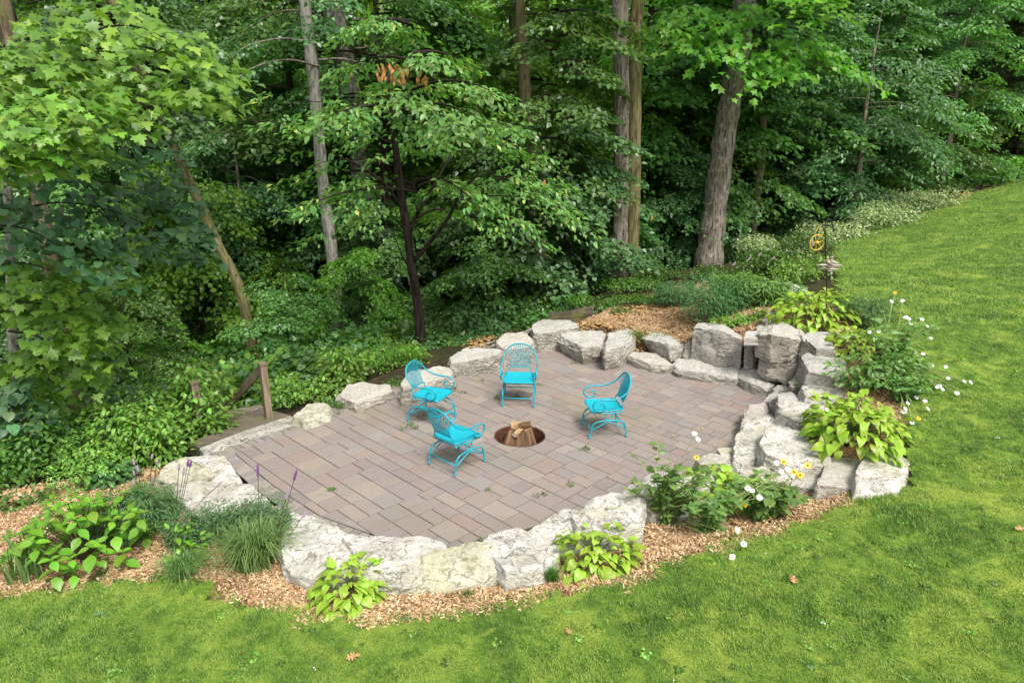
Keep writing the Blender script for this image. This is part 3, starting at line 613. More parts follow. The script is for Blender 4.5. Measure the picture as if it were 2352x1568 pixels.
RT('flat-topped boulder with a dark left side at far patio corner', kb, [(1835, 1140), (1900, 1122), (2090, 1107), (2125, 1140), (2105, 1195), (1985, 1215)], .36, 0, 'rock_grey', 51, spread=.95)
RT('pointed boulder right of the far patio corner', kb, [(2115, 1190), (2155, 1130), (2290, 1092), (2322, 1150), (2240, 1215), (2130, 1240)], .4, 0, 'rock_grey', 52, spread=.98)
RT('sunken cream stone bridging the greenish boulder and the half-moon boulder', kf, [(700, 900), (900, 880), (960, 960), (1100, 1060), (1150, 1180), (900, 1150), (700, 1050)], .22, -.05, 'rock_moss', 56)
RT('low cream stone bridging the notch between the blocky and the pale grey boulders', kf, [(2080, 900), (2300, 860), (2352, 940), (2300, 1060), (2120, 1080)], .27, .0, 'rock_white', 57)
RT('low cream stone between the pale grey and the pure white boulder', kg, [(280, 800), (420, 720), (520, 760), (480, 880), (300, 900)], .3, .0, 'rock_white', 58)
RT('weathered stone filling the gap left of the greenish white boulder', kf, [(120, 640), (300, 640), (380, 720), (330, 860), (150, 800)], .16, -.1, 'rock_white', 59)
GM = 'flat rocks on the planted mound'
RT('flat grey rock by the lilac flower, left on the mound', kr, [(935, 800), (960, 772), (1080, 762), (1092, 792), (1000, 812)], .85, .6, 'rock_tan', 53, group=GM)
RT('flat rock in the middle of the mound plants', kr, [(1130, 765), (1200, 737), (1300, 762), (1300, 795), (1150, 800)], .98, .7, 'rock_tan', 54, group=GM)
RT('long pale rock behind the upper hosta', kr, [(1270, 795), (1500, 782), (1610, 835), (1600, 885), (1300, 830)], 1.08, .8, 'rock_white', 55, group=GM)
# ------------------------------------------------------------------ fire pit
pit = empty('fire_pit', (PIT[0], PIT[1], 0), label='round rusty steel fire pit ring sunk in the middle of the patio', cat='fire pit')
mb = MB(); a = np.linspace(0, 2 * math.pi, 65)[:-1]; rg = [(PITR, .002), (PITR - .008, .004), (PITR - .012, -.02), (PITR - .016, -.34)]
vs = [(r_ * math.cos(t_), r_ * math.sin(t_), z) for r_, z in rg for t_ in a]; fs = [(j * 64 + i, j * 64 + (i + 1) % 64, (j + 1) * 64 + (i + 1) % 64, (j + 1) * 64 + i) for j in range(3) for i in range(64)]
mb.add(vs, fs); obj('ring_wall', mb.mesh('ring_wall', M['rust']), pit)
vs = [(0, 0, -.3)] + [(r_ * math.cos(t_), r_ * math.sin(t_), -.3 + .02 * noise.noise(Vector((r_ * 9, t_ * 3, 0)))) for r_ in (.12, .24, PITR - .012) for t_ in a]
fs = [(0, 1 + i, 1 + (i + 1) % 64) for i in range(64)] + [(1 + j * 64 + i, 1 + (j + 1) * 64 + i, 1 + (j + 1) * 64 + (i + 1) % 64, 1 + j * 64 + (i + 1) % 64) for j in range(2) for i in range(64)]
mb = MB(); mb.add(vs, fs); obj('ash_bed', mb.mesh('ash_bed', M['ash']), pit)
def splitlog(p0, p1, r_, seed, label, wedge=True):
    rr = random.Random(seed); p0, p1 = Vector(p0), Vector(p1); L = (p1 - p0).length; q = (p1 - p0).to_track_quat('Z', 'Y')
    k = 9; prof = []
    for i in range(k):
        t_ = math.pi * (i / (k - 1)) * 1.05 if wedge else 2 * math.pi * i / k
        prof.append((r_ * math.cos(t_) * rr.uniform(.9, 1.08), r_ * math.sin(t_) * rr.uniform(.85, 1.1)))
    if wedge: prof += [(-.35 * r_, -.45 * r_), (0.0, -.75 * r_), (.4 * r_, -.4 * r_)]
    n = len(prof); vs = []
    for j in range(6):
        s_ = 1 - .08 * abs(j / 5 - .5); vs += [(x * s_ * rr.uniform(.95, 1.05), y * s_ * rr.uniform(.95, 1.05), L * j / 5) for x, y in prof]
    root = empty('firewood', tuple(p0), label=label, cat='firewood', group='split logs in the fire pit'); root.rotation_mode = 'QUATERNION'; root.rotation_quaternion = q @ Matrix.Rotation(rr.uniform(0, 6.28), 4, 'Z').to_quaternion()
    fs = [(j * n + i, j * n + (i + 1) % n, (j + 1) * n + (i + 1) % n, (j + 1) * n + i) for j in range(5) for i in range(n) if i < k - 1 or not wedge]
    if wedge: vb = [vs[j * n + i] for j in range(6) for i in range(k)]; fs = [(j * k + i, j * k + i + 1, (j + 1) * k + i + 1, (j + 1) * k + i) for j in range(5) for i in range(k - 1)]
    else: vb = vs
    mb = MB(); mb.add(vb, fs); obj('log_bark', mb.mesh('log_bark', M['firebark'], False), root)
    if wedge:
        m_ = n - k + 2; ix = [k - 1 + i for i in range(m_ - 1)] + [0]; vw = [vs[j * n + i] for j in range(6) for i in ix]; m_ = len(ix)
        fs = [(j * m_ + i, j * m_ + i + 1, (j + 1) * m_ + i + 1, (j + 1) * m_ + i) for j in range(5) for i in range(m_ - 1)]
        mb = MB(); mb.add(vw, fs); obj('split_face', mb.mesh('split_face', M['firewood'], False), root)
    for e_ in (vs[:n][::-1], vs[5 * n:]): mb = MB(); mb.add(e_, [tuple(range(n))]); obj('cut_end', mb.mesh('cut_end', M['cutend'], False), root)
px, py = PIT
for i, (p0, p1, r_, lb, wd) in enumerate([
    ((px - .27, py - .06, -.28), (px - .1, py + .02, .12), .052, 'tan split log leaning at the left of the fire pit stack', True),
    ((px - .16, py - .17, -.28), (px - .07, py - .02, .05), .062, 'brown barked log standing left of centre in the fire pit', True),
    ((px - .05, py - .2, -.28), (px - .01, py - .04, .05), .06, 'brown log upright at the front centre of the fire pit', True),
    ((px + .07, py - .2, -.28), (px + .05, py - .03, .08), .062, 'thick split log upright right of centre in the fire pit', True),
    ((px + .17, py - .14, -.28), (px + .1, py - .0, .1), .052, 'narrow log leaning in from the right of the fire pit', True),
    ((px + .26, py - .05, -.28), (px + .14, py + .04, .1), .045, 'thin log farthest right in the fire pit', False),
    ((px - .07, py - .13, .075), (px + .05, py + .13, .1), .05, 'log lying flat with its pale square end to the camera', True),
    ((px - .13, py + .04, .13), (px + .03, py + .1, .15), .05, 'short log lying crosswise at top left of the stack', True),
    ((px + .0, py + .04, .15), (px + .16, py + .07, .17), .055, 'mossy log lying crosswise on top of the stack', True),
    ((px + .015, py - .225, -.28), (px + .02, py - .07, .0), .045, 'thin barked log leaning against the front of the stack', True),
    ((px + .125, py - .19, -.28), (px + .09, py - .05, .06), .04, 'slim split log right of the thin barked one', True),
    ((px - .22, py - .12, -.28), (px - .13, py - .02, .09), .04, 'slim log between the tan split log and the brown barked log', True),
    ((px - .1, py + .2, -.28), (px - .04, py + .08, .08), .05, 'log standing at the back left of the fire pit', True),
    ((px + .12, py + .2, -.28), (px + .06, py + .08, .08), .05, 'log standing at the back right of the fire pit', True)]):
    splitlog(p0, p1, r_, i + 3, lb, wd)
# ------------------------------------------------------------------ chairs
def build_chair():
    root = empty('garden_chair'); tm = M['teal']
    half = [(0, -.335, .885), (.13, -.33, .86), (.215, -.305, .79), (.265, -.25, .695), (.29, -.14, .63), (.298, 0, .605), (.295, .13, .61), (.29, .215, .585), (.285, .25, .52), (.28, .215, .455), (.277, .15, .432), (.274, .085, .455), (.272, .075, .505), (.27, .11, .54), (.268, .15, .53)]
    L = [(-x, y, z) for x, y, z in half[::-1]] + half[1:]
    mb = MB(); P = catmull(L, 6); mb.tube(P, .0125, 8); hoop = obj('arm_hoop', mb.mesh('arm_hoop', tm), root)
    # seat pan with rolled rim
    nx, ny = 13, 11; vs = []
    for j in range(ny):
        for i in range(nx):
            u, v = i / (nx - 1) * 2 - 1, j / (ny - 1) * 2 - 1; wd = .235 + .02 * v
            x = u * wd * (1 - .06 * max(0, abs(v) - .8) * 5 * abs(u)); y = v * .235 * (1 - .05 * max(0, abs(u) - .75) * 4 * abs(v)); vs.append((x, y + .015, .415 - .016 * (1 - u * u) * (1 - v * v) - .012 * max(0, v) ** 3))
    fs = [(j * nx + i, j * nx + i + 1, (j + 1) * nx + i + 1, (j + 1) * nx + i) for j in range(ny - 1) for i in range(nx - 1)]
    mb = MB(); mb.add(vs, fs); seat = obj('seat', mb.mesh('seat', M['teal_seat']), root)
    per = [vs[i] for i in range(nx)] + [vs[j * nx + nx - 1] for j in range(1, ny)] + [vs[(ny - 1) * nx + i] for i in range(nx - 2, -1, -1)] + [vs[j * nx] for j in range(ny - 2, 0, -1)]
    mb = MB(); mb.tube(per, .0115, 7, closed=True); obj('seat_rim', mb.mesh('seat_rim', tm), seat)
    ap = [(-.185, -.215, .415), (-.18, -.225, .47), (-.155, -.235, .5), (0, -.245, .507), (.155, -.235, .5), (.18, -.225, .47), (.185, -.215, .415)]
    mb = MB(); A = catmull(ap, 6); mb.tube(A, .009, 7); obj('back_rail', mb.mesh('back_rail', tm), root)
    up = P[np.abs(P[:, 0]) < .235]; up = up[up[:, 2] > .77]; up = up[np.argsort(up[:, 0])]; lo = A[(A[:, 2] > .49)]; lo = lo[np.argsort(lo[:, 0])]
    for i in range(15):
        t_ = i / 14 * 2 - 1; xb = t_ * .155; xt = t_ * .222
        b = np.array([xb, np.interp(xb, lo[:, 0], lo[:, 1]), np.interp(xb, lo[:, 0], lo[:, 2])]); tp = np.array([xt, np.interp(xt, up[:, 0], up[:, 1]), np.interp(xt, up[:, 0], up[:, 2])])
        m = (b + tp) / 2; m[0] = xb * 1.02 + (xt - xb) * .25; m[1] -= .018
        mb = MB(); mb.tube(catmull([b, m, tp], 5), .0052, 5); obj('back_slat', mb.mesh('back_slat', tm), root)
    for s_ in (-1, 1):
        x = s_ * .255
        mb = MB(); leg = catmull([(x, .275, .02), (x, .262, .1), (x, .245, .19), (x, .2, .245), (x, .1, .268), (x, 0, .272), (x, -.1, .268), (x, -.2, .245), (x, -.245, .19), (x, -.262, .1), (x, -.275, .02)], 5); mb.tube(leg, .0115, 8)
        lf = obj('leg_frame', mb.mesh('leg_frame', tm), root)
        for y in (.277, -.277):
            mb = MB(); mb.ball((x, y, .017), .023, 10, .75); obj('foot', mb.mesh('foot', tm), lf)
        mb = MB(); mb.tube(catmull([(x, .252, .13), (x, .12, .2), (x, 0, .25), (x, -.12, .2), (x, -.252, .13)], 5), .0085, 7); obj('brace', mb.mesh('brace', tm), lf)
        mb = MB(); cx_ = s_ * .243; mb.tube([(cx_, .056 * math.cos(t_), .328 + .056 * math.sin(t_)) for t_ in np.linspace(0, 2 * math.pi, 25)[:-1]], .0095, 7, closed=True); obj('spring_ring', mb.mesh('spring_ring', tm), root)
        mb = MB(); mb.tube(catmull([(cx_, .2, .402), (cx_, .1, .386), (cx_, 0, .382), (cx_, -.1, .386), (cx_, -.2, .402)], 4), .009, 7); obj('seat_bearer', mb.mesh('seat_bearer', tm), root)
    for y, z in ((.255, .14), (-.255, .14), (.205, .375), (-.2, .375)):
        mb = MB(); mb.tube([(-.253 if z < .2 else -.24, y, z), (0, y, z - .003), (.253 if z < .2 else .24, y, z)], .0085, 7); obj('stretcher', mb.mesh('stretcher', tm), root)
    return root
def copy_tree(o, parent=None):
    c = o.copy(); COL.objects.link(c); c.parent = parent
    for ch in o.children: copy_tree(ch, c)
    return c
chair = build_chair()
for k, (x, y, dx, dy, lb) in enumerate([(.118, 10.76, -.04, -.56, 'turquoise metal chair at the back of the circle, facing the camera'), (-1.246, 10.03, .914, -.407, 'turquoise metal chair in front of the brown-tinged boulder, facing right'),
        (-.746, 8.535, .352, .383, 'nearest turquoise metal chair, turned with its back to the camera'), (1.371, 9.575, -.533, -.076, 'turquoise metal chair right of the fire pit, facing left')]):
    o = chair if k == 0 else copy_tree(chair)
    o.location = (x, y, .002); o.rotation_euler = (0, 0, math.atan2(dy, dx) - math.pi / 2); tag(o, lb, 'chair', 'turquoise metal chairs round the fire pit')
# ------------------------------------------------------------------ timber stair
def plank(cv, poly, zt, th, mat, name, parent=None, **k):
    top = np.array([G(*cv(*p), zt) for p in poly]); n = len(top); v, f = slab([tuple(p[:2]) for p in top], zt - th, zt, .012)
    me = mesh_np(name, v, [x for x in f] + [tuple(range(n))[::-1]], mat); return obj(name, me, parent, **k)
k1 = S(600, 1000, 3.92)
plank(k1, [(-400, 470), (0, 308), (500, 150), (632, 205), (0, 415), (-345, 540)], .02, .16, M['stonesill'], 'stone_sill', label='long pale stone sill at the top of the timber stair', cat='step')
st = empty('timber_stair', label='weathered mossy timber stair leaving the patio into the ravine', cat='stair')
plank(k1, [(-500, 420), (0, 222), (330, 100), (420, 120), (505, 145), (0, 302), (-400, 462)], -.02, .14, M['timber'], 'tread', st)
plank(k1, [(-500, 330), (0, 150), (200, 120), (240, 130), (0, 212), (-480, 400)], -.2, .14, M['timber'], 'tread', st)
plank(k1, [(-600, 270), (-100, 90), (200, 40), (240, 60), (0, 140), (-580, 330)], -.38, .14, M['timber'], 'tread', st)
def railpost(cvp, base, top, zb, label, rail_to, s_=.1):
    b = G(*base, zb); d = ray(*top); s2 = np.linalg.norm(b[:2]) / np.linalg.norm(d[:2]); tp = np.array([0, 0, CAMH]) + d * s2; hgt = tp[2] - zb
    rt_ = empty('handrail', (b[0], b[1], zb), label=label, cat='handrail', group='timber handrails of the stair'); az = R(38)
    mb = MB(); mb.box((0, 0, hgt / 2 - .03), (s_, s_, hgt - .02), az); obj('post', mb.mesh('post', M['post'], False), rt_)
    mb = MB(); c_ = Matrix.Rotation(az, 3, 'Z'); q = s_ * .62
    vs = [tuple(c_ @ Vector((x * q, y * q, z + hgt - .045))) for z in (0, .03) for x, y in ((-1, -1), (1, -1), (1, 1), (-1, 1))] + [(0, 0, hgt + .01)]
    mb.add(vs, [(0, 1, 2, 3)[::-1], (0, 1, 5, 4), (1, 2, 6, 5), (2, 3, 7, 6), (3, 0, 4, 7), (4, 5, 8), (5, 6, 8), (6, 7, 8), (7, 4, 8)]); obj('post_cap', mb.mesh('post_cap', M['post'], False), rt_)
    e = np.array(rail_to) - np.array([b[0], b[1], zb]); p0 = Vector((e[0] * .02, e[1] * .02, hgt - .1)); p1 = Vector(e); dd = p1 - p0; q_ = dd.to_track_quat('X', 'Z').to_matrix()
    mb = MB(); mb.box(tuple((p0 + p1) / 2), (dd.length, .045, .13), M=q_); obj('rail', mb.mesh('rail', M['post'], False), rt_)
railpost(None, (617, 957), (599, 832), .0, 'timber post with cap and sloping handrail on the mossy sill', V(520, 935, 11.0))
railpost(None, (462, 990), (458, 872), -.1, 'timber handrail post partly buried in the bramble, left of stair', V(425, 915, 10.6))
# ------------------------------------------------------------------ cut logs and poles beyond the patio
def logobj(p0, p1, r_, lb, name='cut_log', cat='log', group=None, mat='log', seed=1):
    p0, p1 = np.array(p0), np.array(p1); rr = random.Random(seed); root = empty(name, tuple(p0), label=lb, cat=cat, group=group)
    P = [p0 + (p1 - p0) * t_ - p0 + np.array([0, 0, rr.uniform(-.15, .15) * r_]) for t_ in np.linspace(0, 1, 7)]
    mb = MB(); mb.tube(P, [r_ * rr.uniform(.93, 1.07) for _ in P], 14, caps=False); obj('bark', mb.mesh('bark', M[mat]), root)
    for e, s_ in ((0, -1), (-1, 1)):
        mb = MB(); d = norm(P[-1] - P[0]) * s_; mb.tube([P[e] - d * .01, P[e] + d * .004], r_ * .93, 14); obj('sawn_end', mb.mesh('sawn_end', M['cutend'] if r_ > .05 else M[mat], False), root)
a = G(1262, 735, .16); b = G(1362, 718, .33); logobj(a, b, .15, 'upper mossy cut log lying behind the corner boulders', group='cut logs behind the patio', seed=2)
a = G(1290, 738, .18); b = G(1352, 742, .22); logobj(a + [0, -.1, 0], b + [0, -.1, 0], .12, 'shorter cut log with its sawn end facing right', group='cut logs behind the patio', seed=3)
for i, (p, q, r_, lb) in enumerate([((1120, 800), (1262, 738), .03, 'longest bleached pole lying beside the rear boulders'), ((1135, 805), (1245, 748), .022, 'thin pole lying just below the longest bleached pole'), ((1090, 800), (1180, 768), .018, 'short thin pole at the left of the bleached poles')]):
    a = G(*p, .12); b = G(*q, .2); logobj(a, b, r_, lb, 'fallen_pole', 'pole', 'bleached poles on the ground', 'bark_pale', i)
# ------------------------------------------------------------------ shepherd hook, feeder, stone figure
hb = T(1897, 716); Yh = hb[1]
hk = empty('shepherd_hook', tuple(hb), label='black double shepherd hook pole standing in the upper hosta', cat='garden hook')
def HP(x, y, dy=0): p = V(x, y, Yh + dy); return p - hb
mb = MB(); mb.tube(catmull([HP(1899, 735), HP(1898, 650), HP(1896, 560), HP(1895, 530), HP(1896, 512), HP(1902, 504), HP(1909, 508), HP(1913, 524), HP(1915, 531), HP(1917, 526)], 6), .012, 7); obj('pole', mb.mesh('pole', M['black_metal']), hk)
mb = MB(); mb.tube(catmull([HP(1895, 540), HP(1890, 524), HP(1884, 520), HP(1879, 527), HP(1877, 536), HP(1874, 530)], 6), .009, 7); obj('side_crook', mb.mesh('side_crook', M['black_metal']), hk)
fc = V(1876, 557, Yh) ; fd = empty('bird_feeder', tuple(fc), R(12), label='yellow wheel-shaped bird feeder hanging from the left crook', cat='bird feeder')
rr_ = .145; mb = MB(); mb.tube([(rr_ * math.cos(t_), 0, rr_ * math.sin(t_)) for t_ in np.linspace(0, 2 * math.pi, 33)[:-1]], .011, 7, closed=True); obj('wheel_rim', mb.mesh('wheel_rim', M['yellow']), fd)
for k in range(7):
    t_ = 2 * math.pi * k / 7 + .2; mb = MB(); mb.tube([(0, .01, 0), (rr_ * math.cos(t_), 0, rr_ * math.sin(t_))], .006, 6); obj('spoke', mb.mesh('spoke', M['yellow']), fd)
mb = MB(); mb.tube([(.0, 0, .31), (-.1, 0, .11)], .006, 6); mb.tube([(.0, 0, .31), (.1, 0, .11)], .006, 6); obj('hanger_strap', mb.mesh('hanger_strap', M['yellow']), fd)
mb = MB(); mb.tube([(0, -.03, 0), (0, .05, 0)], .03, 10); obj('hub', mb.mesh('hub', M['yellow']), fd)
mb = MB(); mb.tube([(-.07, .0, -.035), (-.07, .09, -.035)], .04, 10); obj('seed_cup', mb.mesh('seed_cup', M['pebble']), fd)
g0 = V(1903, 612, Yh - .08); fg = empty('stone_figure', tuple(g0), label='small ornament of stacked pebbles and driftwood sticks on the hook pole', cat='ornament')
rr = random.Random(3)
for i, (x, z, a_, l_, th, mt) in enumerate([(0, .03, 0, .5, .018, 'driftwood'), (.02, -.02, 8, .46, .02, 'pebble'), (.05, -.045, -6, .3, .022, 'driftwood'), (.06, .09, -14, .24, .024, 'driftwood'), (-.02, .1, 5, .16, .02, 'pebble')]):
    mb = MB(); e = np.array([math.cos(R(a_)), 0, math.sin(R(a_))]) * l_ / 2; c_ = np.array([x, 0, z]); mb.tube([c_ - e, c_ - e * .5, c_ + e * .5, c_ + e], [th * .3, th, th, th * .3], 8); obj('stick', mb.mesh('stick', M[mt]), fg)
for i, (x, z, r_, q_) in enumerate([(.04, .215, .026, .6), (.03, .185, .032, .5), (.04, .155, .024, .7), (.03, .125, .034, .5), (.02, .05, .045, 1.1), (-.01, .08, .03, .9), (.03, -.09, .045, .6), (.05, -.13, .035, .6), (0, -.0, .04, .8)]):
    mb = MB(); mb.ball((x, -.015, z), r_, 9, q_); obj('pebble', mb.mesh('pebble', M['driftwood' if i % 2 else 'pebble']), fg)
# ------------------------------------------------------------------ leaves
def tm(v, f): return np.array(v, float), np.array(f)
def fan(half, cx=.32, droop=.22, cup=.1):
    v = [(cx, 0, 0)] + [(x, y, 0) for x, y in half] + [(x, -y, 0) for x, y in half[-2:0:-1]]
    v = np.array(v, float); v[:, 2] = -droop * (v[:, 0] - .2) ** 2 + cup * np.abs(v[:, 1]); n = len(v) - 1
    return v, np.array([(0, 1 + (i + 1) % n, 1 + i) for i in range(n)])
TP = {'rhomb': tm([(0, 0, 0), (.45, .25, .07), (1, 0, -.1), (.45, -.25, .07)], [(0, 2, 1), (0, 3, 2)]),
      'wide': tm([(0, 0, 0), (.3, .42, .08), (1, 0, -.1), (.3, -.42, .08)], [(0, 2, 1), (0, 3, 2)]),
      'ovate': fan([(0, 0), (.2, .2), (.45, .27), (.75, .16), (1, 0)], .45, .3, .14),
      'maple_lo': fan([(0, 0), (-.08, .36), (.22, .24), (.5, .52), (.58, .2), (1, 0)], .3, .2, .06),
      'maple': fan([(0, 0), (.0, .14), (-.16, .4), (.08, .33), (.16, .5), (.3, .68), (.38, .42), (.6, .5), (.56, .2), (.76, .2), (1, 0)], .28, .3, .05),
      'oak': fan([(0, 0), (.12, .1), (.2, .3), (.3, .12), (.42, .36), (.52, .13), (.66, .34), (.74, .1), (.86, .16), (1, 0)], .45, .15, .05),
      'round': fan([(.05, 0), (-.06, .22), (.12, .43), (.45, .47), (.75, .28), (1, 0)], .38, .3, .08),
      'needle': tm([(0, 0, 0), (.5, .1, .02), (1, 0, -.15), (.5, -.1, .02)], [(0, 2, 1), (0, 3, 2)])}
UP = np.array([0, 0, 1.0])
def leaf_v(P, D, N, S_, tmpl):
    v, f = TP[tmpl]; X = norm(D); Z = norm(N - (N * X).sum(-1, keepdims=True) * X); Y = np.cross(Z, X); S_ = np.broadcast_to(np.asarray(S_, float), (len(P),))
    vv = P[:, None, :] + S_[:, None, None] * (v[None, :, 0:1] * X[:, None] + v[None, :, 1:2] * Y[:, None] + v[None, :, 2:3] * Z[:, None])
    ff = (f[None] + np.arange(len(P))[:, None, None] * len(v)).reshape(-1, 3)
    return vv.reshape(-1, 3), ff
def leafmesh(name, P, D, N, S_, tmpl, mat, shade=None):
    v, f = leaf_v(P, D, N, S_, tmpl); k = len(TP[tmpl][0])
    sh = rng.random(len(P)) if shade is None else shade
    return mesh_np(name, v, f, mat, False, {'shade': np.repeat(sh, k)})
def leaf_objs(name, parent, P, D, N, S_, tmpl, mat, smooth=True):
    v, f = TP[tmpl]; me = [mesh_np(name, v, f, mat, True, {'shade': np.full(len(v), s_)}) for s_ in (.15, .5, .85)]
    X = norm(D); Z = norm(N - (N * X).sum(-1, keepdims=True) * X); Y = np.cross(Z, X); S_ = np.broadcast_to(np.asarray(S_, float), (len(P),))
    for i in range(len(P)):
        o = bpy.data.objects.new(name, me[i % 3]); mtx = Matrix(((*[X[i, 0] * S_[i], Y[i, 0] * S_[i], Z[i, 0] * S_[i], P[i, 0]],), (*[X[i, 1] * S_[i], Y[i, 1] * S_[i], Z[i, 1] * S_[i], P[i, 1]],), (*[X[i, 2] * S_[i], Y[i, 2] * S_[i], Z[i, 2] * S_[i], P[i, 2]],), (0, 0, 0, 1)))
        o.matrix_basis = mtx; link(o, parent)
def spray(B, Dr, L, W, nl, droop=.35, jit=.3, hang=.3):
    """B,Dr (m,3); L,W (m,) -> leaf P,D,N for m*nl leaves arranged on flat drooping twigs"""
    m = len(B); Dr = norm(Dr); side = norm(np.cross(Dr, UP)); t_ = rng.uniform(.05, 1, (m, nl)); sg = rng.choice([-1, 1], (m, nl)); s_ = sg * rng.uniform(0, 1, (m, nl)) ** .8 * W[:, None] * np.sin(np.clip(t_, .1, .97) * math.pi) ** .6
    P = B[:, None] + Dr[:, None] * (L[:, None] * t_)[..., None] + side[:, None] * s_[..., None]
    P[..., 2] -= droop * L[:, None] * t_ ** 2 + .25 * np.abs(s_) + 0
    P += rng.normal(0, .035, P.shape)
    D = Dr[:, None] * rng.uniform(.3, 1, (m, nl, 1)) + side[:, None] * (sg * rng.uniform(.2, 1, (m, nl)))[..., None] + rng.normal(0, .25, P.shape); D[..., 2] -= hang * rng.uniform(.2, 2.2, D.shape[:2])
    N = UP + rng.normal(0, jit, P.shape) + Dr[:, None] * .25
    return P.reshape(-1, 3), D.reshape(-1, 3), N.reshape(-1, 3)
def crown(z0, z1, rad, nb, ns, nl, rise=.25, drop=.45, spl=.9, shape=.5, core=.25, lean=(0, 0)):
    """layered boughs about a vertical axis -> leaf arrays + bough polylines"""
    z = np.sort(rng.uniform(z0, z1, nb)); u = (z - z0) / (z1 - z0); az = rng.uniform(0, 2 * math.pi, nb) + np.arange(nb) * 2.4
    r = rad * (np.sin(np.clip(u * (1 - .12) + .12 + shape * 0, 0, 1) * math.pi) ** .55 * .85 + .2) * rng.uniform(.65, 1.12, nb)
    dh = np.stack([np.cos(az), np.sin(az), np.zeros(nb)], 1); Bs, Ds, Ls = [], [], []; lines = []
    ax_ = lambda zz: np.array([lean[0] * zz, lean[1] * zz, zz])
    for i in range(nb):
        b = ax_(z[i]); f = lambda t_: b + dh[i] * r[i] * t_ + UP * r[i] * (rise * t_ - drop * t_ * t_)
        lines.append([f(t_) for t_ in (0, .35, .7, 1)])
        tt = core + (1 - core) * np.sqrt(rng.random(ns)); 
        for t_ in tt:
            a_ = rng.normal(0, .75); c_, s_ = math.cos(a_), math.sin(a_); Bs.append(f(t_)); Ds.append([dh[i, 0] * c_ - dh[i, 1] * s_, dh[i, 0] * s_ + dh[i, 1] * c_, -.1]); Ls.append(spl * rng.uniform(.6, 1.3))
    L = np.array(Ls); return (*spray(np.array(Bs), np.array(Ds), L, L * .45, nl), lines)
def trunk_mesh(name, path, radii, mat, lines=None, sides=14, seed=0, br=.03):
    P = catmull(path, 8); r = np.interp(np.linspace(0, 1, len(P)), np.linspace(0, 1, len(radii)), radii); mb = MB(); rr = np.random.default_rng(seed)
    r = r * (1 + .05 * np.sin(np.arange(len(P)) * 1.3 + seed) + rr.normal(0, .02, len(P))); mb.tube(P, r, sides)
    if len(mb.v):
        v = mb.v[0]; k = len(P) * sides; q = v[:k].reshape(len(P), sides, 3); c_ = P[:, None]; a_ = np.arange(sides); w_ = 1 + .07 * np.sin(a_ * 3 + seed)[None, :, None] + .05 * np.sin(a_ * 5 + 1 + np.linspace(0, 3, len(P))[:, None])[..., None]
        v[:k] = (c_ + (q - c_) * w_).reshape(-1, 3)
    for l in (lines or []): mb.tube(catmull(l, 3), np.linspace(br, br * .25, (len(l) - 1) * 3 + 1), 5, caps=False)
    return mb.mesh(name, mat)
def scatter(name, variants, P, rot, scl, idx, **k):
    """one object whose points carry copies of small meshes (ground cover nobody could count)"""
    c = bpy.data.collections.new(name + '_source')
    for i, me in enumerate(variants): c.objects.link(bpy.data.objects.new('%s_source_%02d' % (name, i), me))
    me = bpy.data.meshes.new(name); me.vertices.add(len(P)); me.vertices.foreach_set('co', np.asarray(P, np.float32).ravel())
    a = me.attributes.new('rot', 'FLOAT_VECTOR', 'POINT'); a.data.foreach_set('vector', np.asarray(rot, np.float32).ravel())
    a = me.attributes.new('scl', 'FLOAT_VECTOR', 'POINT'); scl = np.asarray(scl, np.float32); scl = np.repeat(scl[:, None], 3, 1) if scl.ndim == 1 else scl; a.data.foreach_set('vector', scl.ravel())
    a = me.attributes.new('idx', 'INT', 'POINT'); a.data.foreach_set('value', np.asarray(idx, np.int32))
    ng = bpy.data.node_groups.new(name, 'GeometryNodeTree'); ng.interface.new_socket('Geometry', in_out='INPUT', socket_type='NodeSocketGeometry'); ng.interface.new_socket('Geometry', in_out='OUTPUT', socket_type='NodeSocketGeometry')
    gi, go = ng.nodes.new('NodeGroupInput'), ng.nodes.new('NodeGroupOutput'); ci = ng.nodes.new('GeometryNodeCollectionInfo'); ci.inputs['Collection'].default_value = c; ci.inputs['Separate Children'].default_value = True; ci.inputs['Reset Children'].default_value = True
    ip = ng.nodes.new('GeometryNodeInstanceOnPoints'); ip.inputs['Pick Instance'].default_value = True; er = ng.nodes.new('FunctionNodeEulerToRotation')
    def na(nm, dt): x = ng.nodes.new('GeometryNodeInputNamedAttribute'); x.data_type = dt; x.inputs['Name'].default_value = nm; return x.outputs['Attribute']
    lk = ng.links.new; lk(gi.outputs[0], ip.inputs['Points']); lk(ci.outputs[0], ip.inputs['Instance']); lk(na('rot', 'FLOAT_VECTOR'), er.inputs[0]); lk(er.outputs[0], ip.inputs['Rotation']); lk(na('scl', 'FLOAT_VECTOR'), ip.inputs['Scale']); lk(na('idx', 'INT'), ip.inputs['Instance Index']); lk(ip.outputs[0], go.inputs[0])
    o = obj(name, me, kind='stuff', **k); md = o.modifiers.new('scatter', 'NODES'); md.node_group = ng; return o
